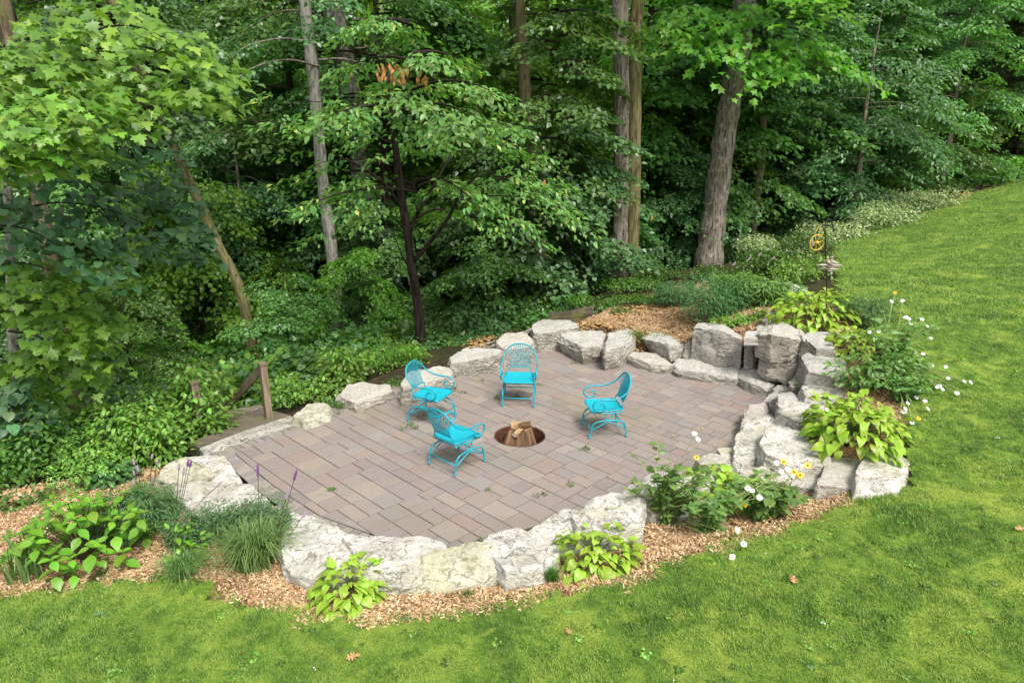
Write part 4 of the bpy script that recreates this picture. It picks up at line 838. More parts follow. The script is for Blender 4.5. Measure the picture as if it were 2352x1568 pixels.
# ---- shared meshes for the forest behind
def variant(kind):
    if kind == 'tall': a = crown(2.8, 11.8, 3.4, 70, 8, 34, spl=1.1); t_ = 'wide'; s_ = rng.uniform(.1, .2, len(a[0])); r_, hgt = .17, 11.8
    elif kind == 'low': a = crown(.7, 5.2, 2.1, 40, 7, 34, spl=.85); t_ = 'wide'; s_ = rng.uniform(.09, .17, len(a[0])); r_, hgt = .05, 5.2
    elif kind == 'lance': a = crown(1.2, 8.5, 3.0, 56, 8, 34, rise=.2, drop=.5, spl=1.0); t_ = 'rhomb'; s_ = rng.uniform(.13, .22, len(a[0])); r_, hgt = .1, 8.5
    elif kind == 'conifer': a = crown(.5, 13, 2.7, 90, 9, 60, rise=.05, drop=.35, spl=.8); t_ = 'needle'; s_ = rng.uniform(.12, .2, len(a[0])); r_, hgt = .16, 13
    lm = leafmesh('crown', a[0], a[1], a[2], s_, t_, M['forest_a'])
    tk = trunk_mesh('trunk', [(0, 0, -.8), (.03, .02, hgt * .3), (-.05, .04, hgt * .6), (.02, 0, hgt)], [r_ * 1.25, r_, r_ * .7, r_ * .2], M['bark_dark'], a[3][::2], br=r_ * .22)
    return lm, tk
VAR = {k: [variant(k) for _ in range(n)] for k, n in (('tall', 4), ('low', 4), ('lance', 3), ('conifer', 1))}
def place(kind, x, y, sc_, mat, lb, grp, bark='bark_dark', vi=None, name='forest_tree', cat='tree', zo=0):
    lm, tk = VAR[kind][rng.integers(len(VAR[kind])) if vi is None else vi]; z = h(x, y) + zo; rz = rng.uniform(0, 6.28)
    r_ = empty(name, (x, y, z), rz, label=lb, cat=cat, group=grp); r_.scale = (sc_ * rng.uniform(.9, 1.1), sc_ * rng.uniform(.9, 1.1), sc_)
    for me, nm, mt in ((tk, 'trunk', bark), (lm, 'crown', mat)):
        o = obj(nm, me, r_); o.material_slots[0].link = 'OBJECT'; o.material_slots[0].material = M[mt]
    return r_
LB_T = 'tall leafy tree in the depth of the woods, among others alike'; LB_L = 'low bushy sapling in the shade of the woods, among others alike'
def pxw(px, Y): return (px - CX) / FPX * Y
keep = []
rows = [(25, 4.2), (30, 4.6), (36, 5.0), (43, 5.6), (51, 6.2), (60, 7), (70, 6.5)]
for Y, sp in rows:
    x = -Y * .82 - 2 + rng.uniform(0, 2)
    while x < Y * .85 + 3:
        xx, yy = x + rng.uniform(-1, 1), Y + rng.uniform(-1.6, 1.6); x += sp
        q = np.array([[xx, yy]])
        if inpoly(q, LAWN)[0] or inpoly(q - [[1.6, 0]], LAWN)[0] and yy < 34 or inpoly(q + [[0, -2.5]], LAWN)[0]: continue
        px = CX + FPX * xx / yy
        mt = 'forest_lime' if (900 < px < 1420 and yy > 27) or rng.random() < .18 else rng.choice(['forest_a', 'forest_b', 'forest_a', 'maple_dark'])
        place('tall', xx, yy, rng.uniform(.85, 1.15) * (1.3 if Y > 40 else 1.0), mt, LB_T, 'trees deep in the woods')
for i in range(64):
    Y = rng.uniform(17.5, 46); px = rng.uniform(-60, 2400); xx = pxw(px, Y); q = np.array([[xx, Y]])
    if sdconv(q, PATIO)[0] < 4.0 or inpoly(q, LAWN)[0] or inpoly(q + [[1.8, -1]], LAWN)[0] or inpoly(q, MULCH2)[0]: continue
    if 1380 < px < 1760 and Y < 24: continue
    place('low', xx, Y, rng.uniform(.8, 1.25), rng.choice(['forest_a', 'forest_b', 'forest_lime', 'forest_b']), LB_L, 'saplings in the woods', name='sapling')
for px, Y, s_, mt, lb in [(820, 17.8, .62, 'forest_lime', 'lime green sapling under the central dark tree, left of its trunk'), (1130, 17.5, .6, 'forest_a', 'bushy green sapling between the central dark tree and the tan trunk'),
        (1340, 20.5, .8, 'forest_b', 'dark sapling behind the left side of the twin trunk'), (1530, 23.5, .8, 'forest_b', 'dark green sapling filling the gap between the twin and the leaning trunk'),
        (640, 15.5, .55, 'forest_a', 'bushy sapling beyond the taller handrail post'), (330, 17, .42, 'forest_lime', 'pale leafed sapling in the ravine left of the leaning tree foot'),
        (640, 21, .6, 'forest_lime', 'light green sapling at the foot of the leaning tree'), (250, 15.5, .62, 'forest_a', 'sapling in the ravine behind the bramble'), (880, 21, .85, 'forest_b', 'sapling behind the grey-barked trunk'),
        (1230, 23, .9, 'forest_lime', 'bright sapling far behind the tan trunk'), (60, 13.5, .55, 'maple_dark', 'dark sapling at the left edge of the photo above the hydrangea'),
        (1800, 27, 1.0, 'forest_b', 'dark green bush behind the shepherd hook'), (1950, 29, .95, 'forest_b', 'dark bush behind the variegated edging plants'), (2120, 31, .95, 'forest_a', 'leafy bush at the far lawn edge below the conifers')]:
    place('low', pxw(px, Y), Y, s_, mt, lb, None, name='sapling')
for px, Y, s_, mt, lb in [(1950, 26.5, .95, 'forest_b', 'ash tree with drooping layered boughs right of the big leaning trunk'), (2140, 31, 1.05, 'forest_a', 'ash tree with long drooping boughs over the lawn edge'), (1790, 29.5, 1.0, 'forest_b', 'shaded ash tree behind the big leaning trunk'), (2020, 36, 1.1, 'forest_b', 'dark ash tree behind the drooping one'),
        (560, 23, .85, 'forest_b', 'broad lance-leaved tree left of the grey birch-like trunk'), (250, 24, .9, 'forest_a', 'lance-leaved tree behind the basswood boughs')]:
    place('lance', pxw(px, Y), Y, s_, mt, lb, None, bark='bark')
for px, Y, s_, zo, lb in [(1180, 24.5, 1.0, -2.5, 'lime green maple filling the top centre, left of the twin trunk'), (1330, 26.5, 1.05, -2.0, 'lime green maple touching the left side of the twin trunk'), (1050, 29, 1.1, -2.5, 'bright green maple behind the orange seed clusters'), (640, 28, 1.0, -2, 'bright maple top between the forked trunk and the slim pale trunk'), (1560, 28, 1.0, -2.5, 'bright maple between the twin trunk and the lichen-barked trunk')]:
    place('tall', pxw(px, Y), Y, s_, 'forest_lime', lb, None, zo=zo, name='maple_tree')
for px, Y, s_, lb in [(2290, 36, .95, 'olive green conifer at the right edge of the woods'), (2400, 40, 1.1, 'conifer farthest right behind the lawn'), (2200, 40, 1.0, 'dark conifer left of the olive one')]:
    place('conifer', pxw(px, Y), Y, s_, 'conifer', lb, None, name='conifer_tree', bark='bark')
# ---- the trees whose trunks show
def named(label, pts, Yb, rad, mat, crownspec=None, cmat=None, tmpl='wide', sz=(.1, .17), top=None, name='tree', ext=5.5, nind=0, forks=(), extra=None, zb=None):
    """pts: trunk path in the photo, base first"""
    base = T(*pts[0]) if Yb is None else V(*pts[0], Yb); base[2] = h(base[0], base[1]) - .25; Yb = base[1]
    path = [V(x, y, Yb) for x, y in pts]; path[0][2] = min(path[0][2], base[2]); tip = path[-1]; d = norm(path[-1] - path[-2])
    path += [tip + d * ext * .45, tip + d * ext + [0, 0, .1 * ext]]; path = [p - base for p in path]
    root = empty(name, tuple(base), label=label, cat='tree'); lines = None
    if crownspec:
        a = crown(**crownspec); ofs = np.array(crownspec.get('_o', (0, 0, 0))) if False else 0; lines = a[3]
        P, D, N, s_ = a[0], a[1], a[2], rng.uniform(*sz, len(a[0]))
        if extra: P, D, N, s_ = (np.vstack([P, extra[0] - base]), np.vstack([D, extra[1]]), np.vstack([N, extra[2]]), np.concatenate([s_, extra[3]]))
    elif extra: P, D, N, s_ = extra[0] - base, extra[1], extra[2], extra[3]
    else: P = None
    fk = [[V(x, y, Yb + dy) - base for x, y, dy in f[1]] for f in forks]
    mb_lines = (lines or []);
    me = trunk_mesh('trunk', path, [rad * 1.35, rad * 1.05, rad] + [rad * .95] * (len(pts) - 3) + [rad * (.8 if ext > 3 else .5), rad * (.5 if ext > 3 else .15)], M[mat], None, 18, len(label)); obj('trunk', me, root)
    if fk:
        for f, l in zip(forks, fk): mb = MB(); mb.tube(catmull(l, 5), np.linspace(f[0], f[0] * .35, (len(l) - 1) * 5 + 1), 9); obj('limb', mb.mesh('limb', M[mat]), root)
    if lines:
        mb = MB()
        for l in lines: mb.tube(catmull(l, 3), np.linspace(.035, .01, (len(l) - 1) * 3 + 1), 5, caps=False)
        obj('branches', mb.mesh('branches', M['bark_dark'] if mat != 'bark_pale' else M['bark']), root, kind='stuff')
    if extra and LINES:
        mb = MB()
        for l in LINES: mb.tube(catmull([q_ - base for q_ in l], 4), np.linspace(.016, .005, (len(l) - 1) * 4 + 1), 5, caps=False)
        LINES.clear(); obj('twigs', mb.mesh('twigs', M['bark_dark']), root, kind='stuff')
    if P is not None:
        cm = M[cmat]
        if nind:
            W3 = P + base; v_ = W3 - [0, 0, CAMH]; dep = v_[:, 1] * math.cos(PITCH) - v_[:, 2] * math.sin(PITCH); upc = v_[:, 1] * math.sin(PITCH) + v_[:, 2] * math.cos(PITCH); px = CX + FPX * v_[:, 0] / dep; py = CY - FPX * upc / dep
            vis = (px > 5) & (px < 2347) & (py > 5) & (py < 1563); order = np.argsort(np.where(vis, dep - s_ * 6, 1e9)); big = order[:nind]; rest_ = np.ones(len(P), bool); rest_[big] = False
            leaf_objs('leaf', root, P[big], D[big], N[big], s_[big], {'wide': 'maple_lo', 'rhomb': 'ovate'}.get(tmpl, tmpl), cm); P, D, N, s_ = P[rest_], D[rest_], N[rest_], s_[rest_]
        obj('crown', leafmesh('crown', P, D, N, s_, tmpl, cm), root, kind='stuff')
    return root, base
LINES = []
def bough(p0, p1, Y0, Y1, wid, n, size, hang=.3, thick=.16, jit=.3):
    """a leafy bough between two photo points at depths Y0, Y1"""
    a, b = V(*p0, Y0), V(*p1, Y1); d = b - a; L = np.linalg.norm(d); k = max(3, int(n / 26)); tt = rng.uniform(.0, .9, k); B = a + d * tt[:, None] + rng.normal(0, thick, (k, 3)) + np.array([0, 0, 1]) * (.18 * L * np.sin(tt * math.pi))[:, None] * .5
    dn = norm(d); LINES.append([a + d * t_ + np.array([0, 0, 1]) * (.09 * L * math.sin(t_ * math.pi)) for t_ in (0, .3, .6, .85)]); az = rng.normal(0, .8, k); c_, s_ = np.cos(az), np.sin(az); Dr = np.stack([dn[0] * c_ - dn[1] * s_, dn[0] * s_ + dn[1] * c_, np.full(k, dn[2] * .5 - .08)], 1); ll = rng.uniform(.6, 1.2, k) * wid
    P, D, N = spray(B, Dr, ll, ll * .55, n // k, .3, jit, hang); return P, D, N, rng.uniform(size * .75, size * 1.2, len(P))
def boughs(l):
    r_ = [bough(*x) for x in l]; return tuple(np.concatenate([q[i] for q in r_]) for i in range(4))
C_ = dict
# twin trunk: two stems, each a tree of its own stem but one root
tw, tb = named('tall twin-trunked tree whose two straight stems rise side by side from the mound edge', [(1424, 655), (1424, 560), (1427, 400), (1428, 200), (1424, 20)], 19.3, .21, 'bark', C_(z0=9.5, z1=14, rad=3.2, nb=22, ns=8, nl=36, spl=1.1), 'forest_a', 'wide', (.12, .2), name='twin_trunk_tree')
p2_ = [V(x, y, tb[1] + .05) - tb for x, y in [(1444, 655), (1452, 540), (1457, 400), (1459, 200), (1464, 20)]]; p2_[0][2] = 0; obj('second_trunk', trunk_mesh('second_trunk', p2_ + [p2_[-1] + [.3, 0, 3], p2_[-1] + [.5, 0, 6]], [.22, .19, .18, .17, .16, .14, .1], M['bark_moss'], None, 18, 5), tw)
named('thick straight tree leaning to the right, rough bark with pale lichen, behind the mound', [(1626, 610), (1640, 500), (1660, 340), (1680, 220), (1700, 90), (1712, 0)], 21.8, .34, 'bark', C_(z0=8.5, z1=13, rad=3.4, nb=24, ns=8, nl=38, spl=1.2, lean=(.08, 0)), 'forest_lime', 'maple_lo', (.13, .22), name='maple_tree',
      extra=boughs([((1700, 60), (1560, 110), 22, 20, 1.3, 260, .22), ((1700, 40), (1640, 170), 21.5, 19.5, 1.1, 220, .22), ((1690, 20), (1900, 20), 22, 19.5, 1.4, 260, .22), ((1700, 60), (1820, 170), 22, 20, 1.3, 240, .2), ((1600, 10), (1480, 100), 21, 18.6, 1.2, 240, .2), ((1800, 60), (1950, 150), 22, 21, 1.3, 220, .2), ((1560, 60), (1380, 190), 21.5, 21, 1.4, 200, .2)]), nind=150)
named('slender leaning tree trunk behind the thick lichen-barked one', [(1722, 560), (1738, 450), (1750, 350), (1752, 250)], 25, .13, 'bark_tan', C_(z0=5.5, z1=10, rad=2.4, nb=30, ns=7, nl=34), 'forest_b')
ce, cb_ = named('small dark-trunked forking tree with yellowing leaves just behind the left rear patio edge', [(970, 765), (958, 690), (944, 600), (936, 530), (925, 470), (915, 390)], 14.6, .088, 'bark_dark', C_(z0=3.1, z1=7.0, rad=2.3, nb=24, ns=7, nl=20, drop=.3, spl=.75), 'forest_yellow', 'rhomb', (.11, .19), name='hornbeam_tree', ext=2.0, nind=300,
      forks=[(.055, [(950, 600, 0), (985, 560, -.2), (1030, 500, -.5), (1060, 440, -.8), (1100, 400, -1.1)]), (.05, [(938, 540, 0), (960, 490, .3), (1000, 420, .8), (1040, 350, 1.2)]), (.04, [(926, 480, 0), (880, 420, -.4), (820, 380, -.8), (760, 350, -1)]), (.03, [(962, 640, 0), (930, 600, .2), (905, 540, .4)])],
      extra=boughs([((1050, 460), (1340, 500), 14.2, 13.6, .8, 380, .14), ((1060, 440), (1290, 420), 14.6, 14.0, .8, 330, .14), ((1080, 500), (1230, 560), 14, 13.3, .7, 220, .14), ((900, 330), (720, 300), 14.2, 13.2, .8, 260, .14), ((900, 380), (660, 400), 14.4, 13.2, .7, 260, .14), ((930, 330), (1150, 290), 14.6, 14, .8, 260, .14),
                    ((900, 250), (860, 180), 14.4, 13.6, .8, 180, .14), ((920, 220), (1060, 190), 14.6, 14.6, .8, 220, .14), ((880, 450), (760, 520), 14.2, 13.4, .6, 160, .14), ((1150, 410), (1310, 440), 15, 15, .7, 240, .14), ((880, 270), (600, 250), 14.6, 13.8, .7, 240, .14), ((760, 330), (540, 280), 14.0, 13.0, .6, 170, .14)]))
# hanging orange seed cluster
pd = empty('seed_cluster', tuple(V(905, 165, 13.6)), label='orange dried seed clusters hanging among leaves left of the centre top', cat='seed cluster')
q = np.array([V(x, y, 13.6 + dy) for x, y, dy in [(rng.uniform(865, 935), 165 + rng.normal(0, 8), rng.normal(0, .15)) for _ in range(46)] + [(rng.uniform(955, 980), 175 + rng.normal(0, 7), rng.normal(0, .1)) for _ in range(16)] + [(895, 145, 0), (897, 150, 0), (906, 230, 0), (908, 226, 0), (1252, 412, -.3), (1040, 265, 0), (1498, 495, 0)]]) - V(905, 165, 13.6)
obj('pods', leafmesh('pods', q, np.tile([0, 0, -1.0], (len(q), 1)) + rng.normal(0, .2, q.shape), rng.normal(0, 1, q.shape), rng.uniform(.1, .17, len(q)), 'rhomb', M['pod']), pd, kind='stuff')
named('bare tan trunk with peeling bark right of the central dark tree', [(1268, 712), (1258, 650), (1243, 600), (1234, 560), (1230, 510)], 18.2, .19, 'bark_tan', C_(z0=3.2, z1=10, rad=1.5, nb=40, ns=7, nl=34), 'forest_a')
named('slim pale grey trunk standing left of centre, bark patched with orange', [(775, 705), (764, 600), (752, 500), (738, 380), (722, 200), (706, 60), (700, 0)], 19.5, .155, 'bark_pale', C_(z0=8, z1=12, rad=3.2, nb=20, ns=7, nl=34), 'forest_b')
named('wide grey trunk behind the slim pale one, leaning left toward the top', [(848, 640), (842, 500), (832, 400), (812, 250), (790, 130), (765, 20)], 24, .33, 'bark_pale', C_(z0=9, z1=13, rad=4, nb=25, ns=7, nl=34), 'forest_a')
named('thin bowed trunk leaning strongly left over the ravine', [(582, 738), (555, 680), (500, 560), (455, 460), (415, 370), (375, 280), (345, 210)], 16.3, .105, 'bark_moss', C_(z0=7.0, z1=10.0, rad=2.2, nb=30, ns=7, nl=34, lean=(-.28, 0)), 'forest_b')
named('straight dark trunk behind the bowed one at left', [(388, 625), (375, 560), (350, 420), (330, 280), (322, 180)], 27, .29, 'bark', C_(z0=8, z1=12, rad=3.6, nb=20, ns=7, nl=34), 'forest_a')
named('dark forked trunk near the top left', [(530, 420), (520, 330), (508, 200), (500, 120)], 31, .2, 'bark_dark', C_(z0=11, z1=15, rad=3, nb=15, ns=7, nl=34), 'forest_a', forks=[(.16, [(508, 190, 0), (520, 110, 0), (545, 40, 0), (548, -20, 0)])])
named('slim dark trunk right beside the forked one', [(480, 400), (476, 250), (470, 100), (466, 0)], 33, .13, 'bark_dark', C_(z0=11, z1=15, rad=2.6, nb=13, ns=7, nl=34), 'forest_b')
named('twin thin trunks of pale bark behind the seed clusters', [(985, 520), (985, 400), (983, 280), (990, 150), (1000, 60)], 27, .16, 'bark_pale', C_(z0=9, z1=13, rad=3, nb=18, ns=7, nl=34), 'forest_lime')
named('dark shaded trunk glimpsed among the ash boughs at right', [(2045, 430), (2055, 300), (2062, 200), (2070, 60)], 33, .33, 'bark_dark', C_(z0=7, z1=15, rad=4, nb=46, ns=7, nl=34), 'forest_b')
named('slender upright trunk at the top left between maple boughs', [(295, 500), (285, 350), (270, 200), (262, 0)], 26, .17, 'bark_dark', C_(z0=9, z1=13, rad=3, nb=15, ns=7, nl=34), 'forest_lime')
# near boughs at left
named('leaning brown-barked maple at the left edge with bright lobed leaves', [(185, 1000), (165, 850), (120, 620), (95, 480), (58, 300), (20, 80)], 11.2, .11, 'bark_tan', None, 'maple_near', 'maple', name='maple_tree', nind=300,
      extra=boughs([((-40, 150), (260, 320), 9.5, 7.6, .8, 597, .118), ((-60, 200), (130, 330), 9, 7.2, .8, 471, .118), ((0, 110), (330, 190), 9.8, 8.2, .8, 330, .13), ((200, 120), (500, 190), 9.8, 8.6, .8, 330, .13), ((150, 150), (400, 240), 9.6, 8.2, .8, 260, .13), ((-40, 260), (60, 350), 8.6, 7.4, .6, 217, .118), ((200, 80), (420, 110), 10, 9, .7, 160, .15), ((60, 10), (330, 40), 11, 10.6, .9, 220, .15),
                    ((-30, 620), (170, 650), 9.5, 8.6, .7, 220, .13), ((-30, 700), (200, 740), 9.2, 8.8, .7, 260, .13), ((60, 640), (230, 760), 9.4, 9.0, .7, 220, .15), ((20, 760), (230, 850), 9.6, 9.3, .7, 200, .15), ((-30, 820), (200, 930), 9.8, 9.6, .7, 200, .15)]))
named('basswood with big rounded blue-green leaves low at the left', [(40, 960), (32, 800), (25, 640), (20, 460), (0, 380)], 10.2, .06, 'bark_pale', None, 'basswood', 'round', name='basswood_tree', nind=300,
      extra=boughs([((-30, 330), (330, 360), 10.5, 9.2, .8, 170, .13), ((-20, 420), (250, 420), 9.8, 8.8, .8, 271, .118), ((40, 480), (420, 560), 10.3, 9.2, .8, 180, .13), ((-20, 520), (180, 600), 9.2, 8.4, .7, 235, .118), ((150, 420), (430, 500), 10.8, 10, .8, 150, .15), ((-20, 900), (90, 1010), 9.2, 8.6, .5, 70, .15), ((250, 560), (470, 580), 11.5, 11, .7, 120, .14), ((0, 960), (150, 980), 9.4, 8.8, .6, 80, .14)]))
# ---- undergrowth of the ravine: one mass
def bushmesh(name, n, rad, hgt, s_, tmpl, mat, seed=0):
    u = rng.normal(0, 1, (n, 3)); u = norm(u); u[:, 2] = np.abs(u[:, 2]); r_ = rng.uniform(.45, 1, n) ** .5; P = u * r_[:, None] * [rad, rad, hgt]; k = rng.integers(0, 9, n); lump = np.stack([np.cos(k * 2.4), np.sin(k * 2.4), (k % 3) * .3], 1) * rad * .28; P = P + lump
    D = u * [1, 1, .2] + rng.normal(0, .4, P.shape); D[:, 2] -= .25; N = UP * 1.0 + u * .4 + rng.normal(0, .3, P.shape)
    return leafmesh(name, P, D, N, rng.uniform(s_ * .7, s_ * 1.2, n), tmpl, M[mat])
BV = [bushmesh('undergrowth', 700, .75, .55, .12, 'wide', m_) for m_ in ('forest_a', 'forest_b', 'forest_lime', 'ivy')] + [bushmesh('undergrowth', 800, .8, .35, .16, 'rhomb', m_) for m_ in ('forest_b', 'forest_a')]
P = []
while len(P) < 2300:
    Y = rng.uniform(7, 48) if rng.random() < .75 else rng.uniform(7, 22); xx = pxw(rng.uniform(-250, 2500), Y); q = np.array([[xx, Y]])
    if sdconv(q, PATIO)[0] < 1.0 or inpoly(q, LAWN)[0] or inpoly(q, MULCH1)[0] or inpoly(q, MULCH2)[0] or inpoly(q + [[.9, -.5]], LAWN)[0] or inpoly(q + [[.6, -1.0]], MULCH2)[0]: continue
    if (.9 < xx < 10.5 and Y < 23.5 and xx / Y > .085) or xx < -2.2 and Y < 10.8 or inpoly(q + [[2.4, -1.2]], LAWN)[0] or sdconv(q, PATIO)[0] < 1.5: continue
    if -5.6 < xx < -2.8 and 9.6 < Y < 12.4 and xx + Y * .3 < .4: continue     # the stair stays clear
    P.append((xx, Y))
P = np.array(P); Z = HT(P); n = len(P)
near = sdconv(P, PATIO) < 2.5
scatter('undergrowth', BV, np.column_stack([P, Z - .1]), np.column_stack([rng.normal(0, .12, (n, 2)), rng.uniform(0, 6.28, n)]), np.where(near, rng.uniform(.4, .75, n), rng.uniform(.7, 1.7, n)), rng.integers(0, 6, n), label='tangled green undergrowth covering the ravine floor')
# ------------------------------------------------------------------ garden plants
def bush(name, cat, label, c, rad, n, size, tmpl, mat, nind=0, group=None, stems=6, smat='stem_dark', flat=.0, up=.9, nlumps=5, sink=.1):
    """c = photo point of the foliage centre's foot on the ground, rad = (rx, ry, rz) in metres"""
    b = T(*c) if len(c) == 2 else np.array(c, float); root = empty(name, tuple(b), label=label, cat=cat, group=group); rx, ry, rz = rad
    lc = np.column_stack([rng.uniform(-.6, .6, nlumps) * rx, rng.uniform(-.6, .6, nlumps) * ry, rng.uniform(.3, .65, nlumps) * rz]); lr = rng.uniform(.38, .6, nlumps)
    k = rng.integers(0, nlumps, n); u = norm(rng.normal(0, 1, (n, 3))); r_ = rng.random(n) ** .4; P = lc[k] + u * r_[:, None] * lr[k][:, None] * [rx, ry, rz]; P[:, 2] = np.abs(P[:, 2]) + .02
    D = u * [1, 1, .15] + rng.normal(0, .45, P.shape); D[:, 2] -= .25; N = UP * up + u * .45 + rng.normal(0, .28, P.shape); s_ = rng.uniform(size * .7, size * 1.25, n)
    mb = MB()
    for i in range(stems):
        e = lc[i % nlumps] + rng.normal(0, .12, 3) * [rx, ry, rz]; e[2] = abs(e[2]) + .1 * rz; s0 = np.array([rng.normal(0, .06) * rx, rng.normal(0, .06) * ry, -.05]); m = (s0 + e) / 2 + [0, 0, .12 * rz]; mb.tube(catmull([s0, m, e], 4), np.linspace(.008, .003, 9), 5, caps=False)
    if stems: obj('stems', mb.mesh('stems', M[smat]), root)
    if nind:
        sc_ = u[:, 2] * .8 - u[:, 1] * .7 + r_ * .5 + s_ / size * .3; big = np.argsort(-sc_)[:nind]; rs = np.ones(n, bool); rs[big] = False
        leaf_objs('leaf', root, P[big], D[big], N[big], s_[big], tmpl, M[mat]); P, D, N, s_ = P[rs], D[rs], N[rs], s_[rs]
    if len(P): obj('foliage', leafmesh('foliage', P, D, N, s_, {'ovate': 'ovate', 'maple': 'maple_lo'}.get(tmpl, tmpl), M[mat]), root, kind='stuff')
    return root
bush('bramble_bush', 'bramble', 'light green bramble bush covering the lower handrail post beside the stair', (430, 1035), (1.05, .6, 1.2), 2600, .1, 'ovate', 'bramble', 290, stems=12, nlumps=8)
bush('bramble_bush', 'bramble', 'yellow-green bramble hanging over the left end of the stone sill', (300, 1085), (1.1, .5, 1.1), 2200, .085, 'ovate', 'bramble', 120, stems=8)
bush('bramble_bush', 'bramble', 'leafy bramble immediately right of the taller handrail post', (700, 930), (.75, .5, .55), 900, .08, 'ovate', 'bramble', 90)
bush('bramble_bush', 'bramble', 'bright bramble behind the cracked grey stone', (800, 885), (1.0, .6, .7), 1500, .09, 'ovate', 'bramble', 90)
bush('bramble_bush', 'bramble', 'yellowest bramble mound just left of the leftmost chair back', (905, 850), (.75, .5, .6), 1100, .06, 'ovate', 'forest_lime', 0)
bush('bramble_bush', 'bramble', 'broad green bramble at the foot of the central dark tree', (890, 825), (1.5, .8, .75), 2200, .1, 'ovate', 'bramble', 60, nlumps=8)
bush('bramble_bush', 'bramble', 'darker bramble patch behind the long flat-topped boulder', (1010, 795), (1.1, .6, .5), 1300, .09, 'ovate', 'ivy', 0)
bush('wild_shrub', 'shrub', 'wild shrub with mixed leaves at the left edge above the mulch', (120, 1110), (1.5, .8, 1.0), 3400, .08, 'ovate', 'ivy', 0, stems=10)
bush('wild_shrub', 'shrub', 'weedy pale shrub between the brambles and the hydrangea', (205, 1125), (.75, .45, .6), 1000, .055, 'rhomb', 'bramble', 0, stems=10)
bush('wild_shrub', 'shrub', 'dark big-leaved shrub at the lower left under the basswood', (50, 1060), (1.2, .8, 1.2), 1300, .12, 'ovate', 'maple_dark', 60, stems=8)
bush('wild_shrub', 'shrub', 'bluish rough-leaved plant on the mulch left of the flat mossy rock', (255, 1120), (.4, .3, .3), 300, .09, 'round', 'feathery', 0)
bush('wild_shrub', 'shrub', 'small leafy weed clump at the left edge of the mulch', (60, 1165), (.4, .25, .25), 220, .07, 'ovate', 'ivy', 30)
for c, r_, lb in [((1400, 728), (.9, .4, .25), 'ivy spilling over the right end of the cut logs'), ((1500, 700), (.9, .4, .2), 'thin ivy at the back edge of the mound mulch'), ((1380, 705), (.9, .6, .35), 'low ivy patch between the cut logs and the twin trunk'), ((1480, 665), (1.0, .6, .35), 'ivy patch at the foot of the twin trunk'), ((1590, 640), (1.2, .7, .4), 'low ivy patch at the foot of the lichen-barked tree'), ((1530, 645), (.8, .5, .35), 'ivy patch between the two big trunks'), ((1690, 640), (1.0, .8, .45), 'leafy groundcover behind the flat mound rocks')]:
    bush('groundcover', 'groundcover', lb, c, (r_[0], r_[1], r_[2] * .7), 1300, .06, 'ovate', 'ivy', 0, 'low ivy on the mound', stems=0)
for c, r_, m_, lb in [((1830, 650), (1.2, .8, .6), 'bramble', 'yellow-green leafy clump left of the hook pole'), ((1760, 640), (.8, .6, .6), 'ivy', 'green perennial left of the yellow-green clump on the mound'), ((1855, 585), (1.1, .8, .7), 'forest_a', 'green perennial clump below the yellow feeder')]:
    bush('perennial', 'perennial', lb, c, r_, 1500, .085, 'ovate', m_, 0, stems=6)
for c, r_, n, lb in [((1770, 590), (1.7, .9, .7), 2200, 'variegated white-edged plant clump left of the hook'), ((1910, 562), (1.5, .9, .85), 2400, 'variegated clump right behind the hook pole'), ((2015, 528), (1.9, .9, 1.0), 3000, 'variegated pale clump along the lawn edge'), ((2100, 495), (1.8, .8, .9), 2600, 'last pale variegated clump at the far lawn edge')]:
    bush('variegated_plant', 'shrub', lb, c, r_, n, .09, 'ovate', 'variegated', 0, 'variegated plants edging the lawn', stems=0)
for c, r_, lb in [((1850, 545), (1.0, .7, 1.1), 'tall weedy goldenrod by the woods edge left of the hook'), ((1960, 510), (1.2, .7, .9), 'tall feathery weeds behind the variegated plants')]:
    bush('goldenrod', 'wildflower', lb, c, r_, 2200, .08, 'rhomb', 'ivy', 0, stems=14)
bush('feathery_shrub', 'perennial', 'small blue-green feathery shrub alone in the mound mulch', (1560, 712), (.6, .45, .55), 2800, .08, 'needle', 'feathery', 0)
bush('feathery_shrub', 'perennial', 'blue-green feathery shrub behind the biggest grey block', (1648, 738), (.75, .5, .85), 4200, .085, 'needle', 'feathery', 0, stems=10)
bush('daylily_mass', 'perennial', 'dark narrow-leaved clump on the mound left of the upper hosta', (1740, 705), (1.0, .5, .6), 2600, .17, 'needle', 'daisyleaf', 0, stems=8)
bush('bearberry', 'groundcover', 'yellow-flecked low plant behind the top edge of the biggest grey block', (1690, 752), (.5, .28, .24), 600, .06, 'ovate', 'bramble', 0)
bush('bearberry', 'groundcover', 'little light green plant right of the yellow-flecked one', (1745, 735), (.25, .2, .2), 240, .06, 'ovate', 'bramble', 0)
bush('feathery_shrub', 'perennial', 'broad feathery shrub right behind the hydrangea', (325, 1240), (.62, .45, .62), 5200, .062, 'needle', 'feathery', 0, stems=14)
bush('feathery_shrub', 'perennial', 'feathery shrub left of the biggest grass tuft', (465, 1250), (.42, .3, .45), 3600, .055, 'needle', 'feathery', 0, stems=12)
bush('feathery_shrub', 'perennial', 'feathery shrub overlapping the corner of the pavers', (600, 1240), (.5, .34, .5), 4600, .055, 'needle', 'feathery', 0, stems=12)
bush('feathery_shrub', 'perennial', 'wispy feathery shrub right of the upper hosta', (1985, 745), (.6, .5, .55), 2400, .07, 'needle', 'feathery', 0)
bush('wild_shrub', 'weed', 'weeds sprouting from the crack under the long low wall stone', (1640, 862), (.5, .14, .08), 500, .035, 'rhomb', 'ivy', 0, stems=0)
bush('wild_shrub', 'weed', 'weeds between two boulders at the mound foot', (1490, 790), (.45, .35, .22), 500, .04, 'rhomb', 'ivy', 0, stems=0)
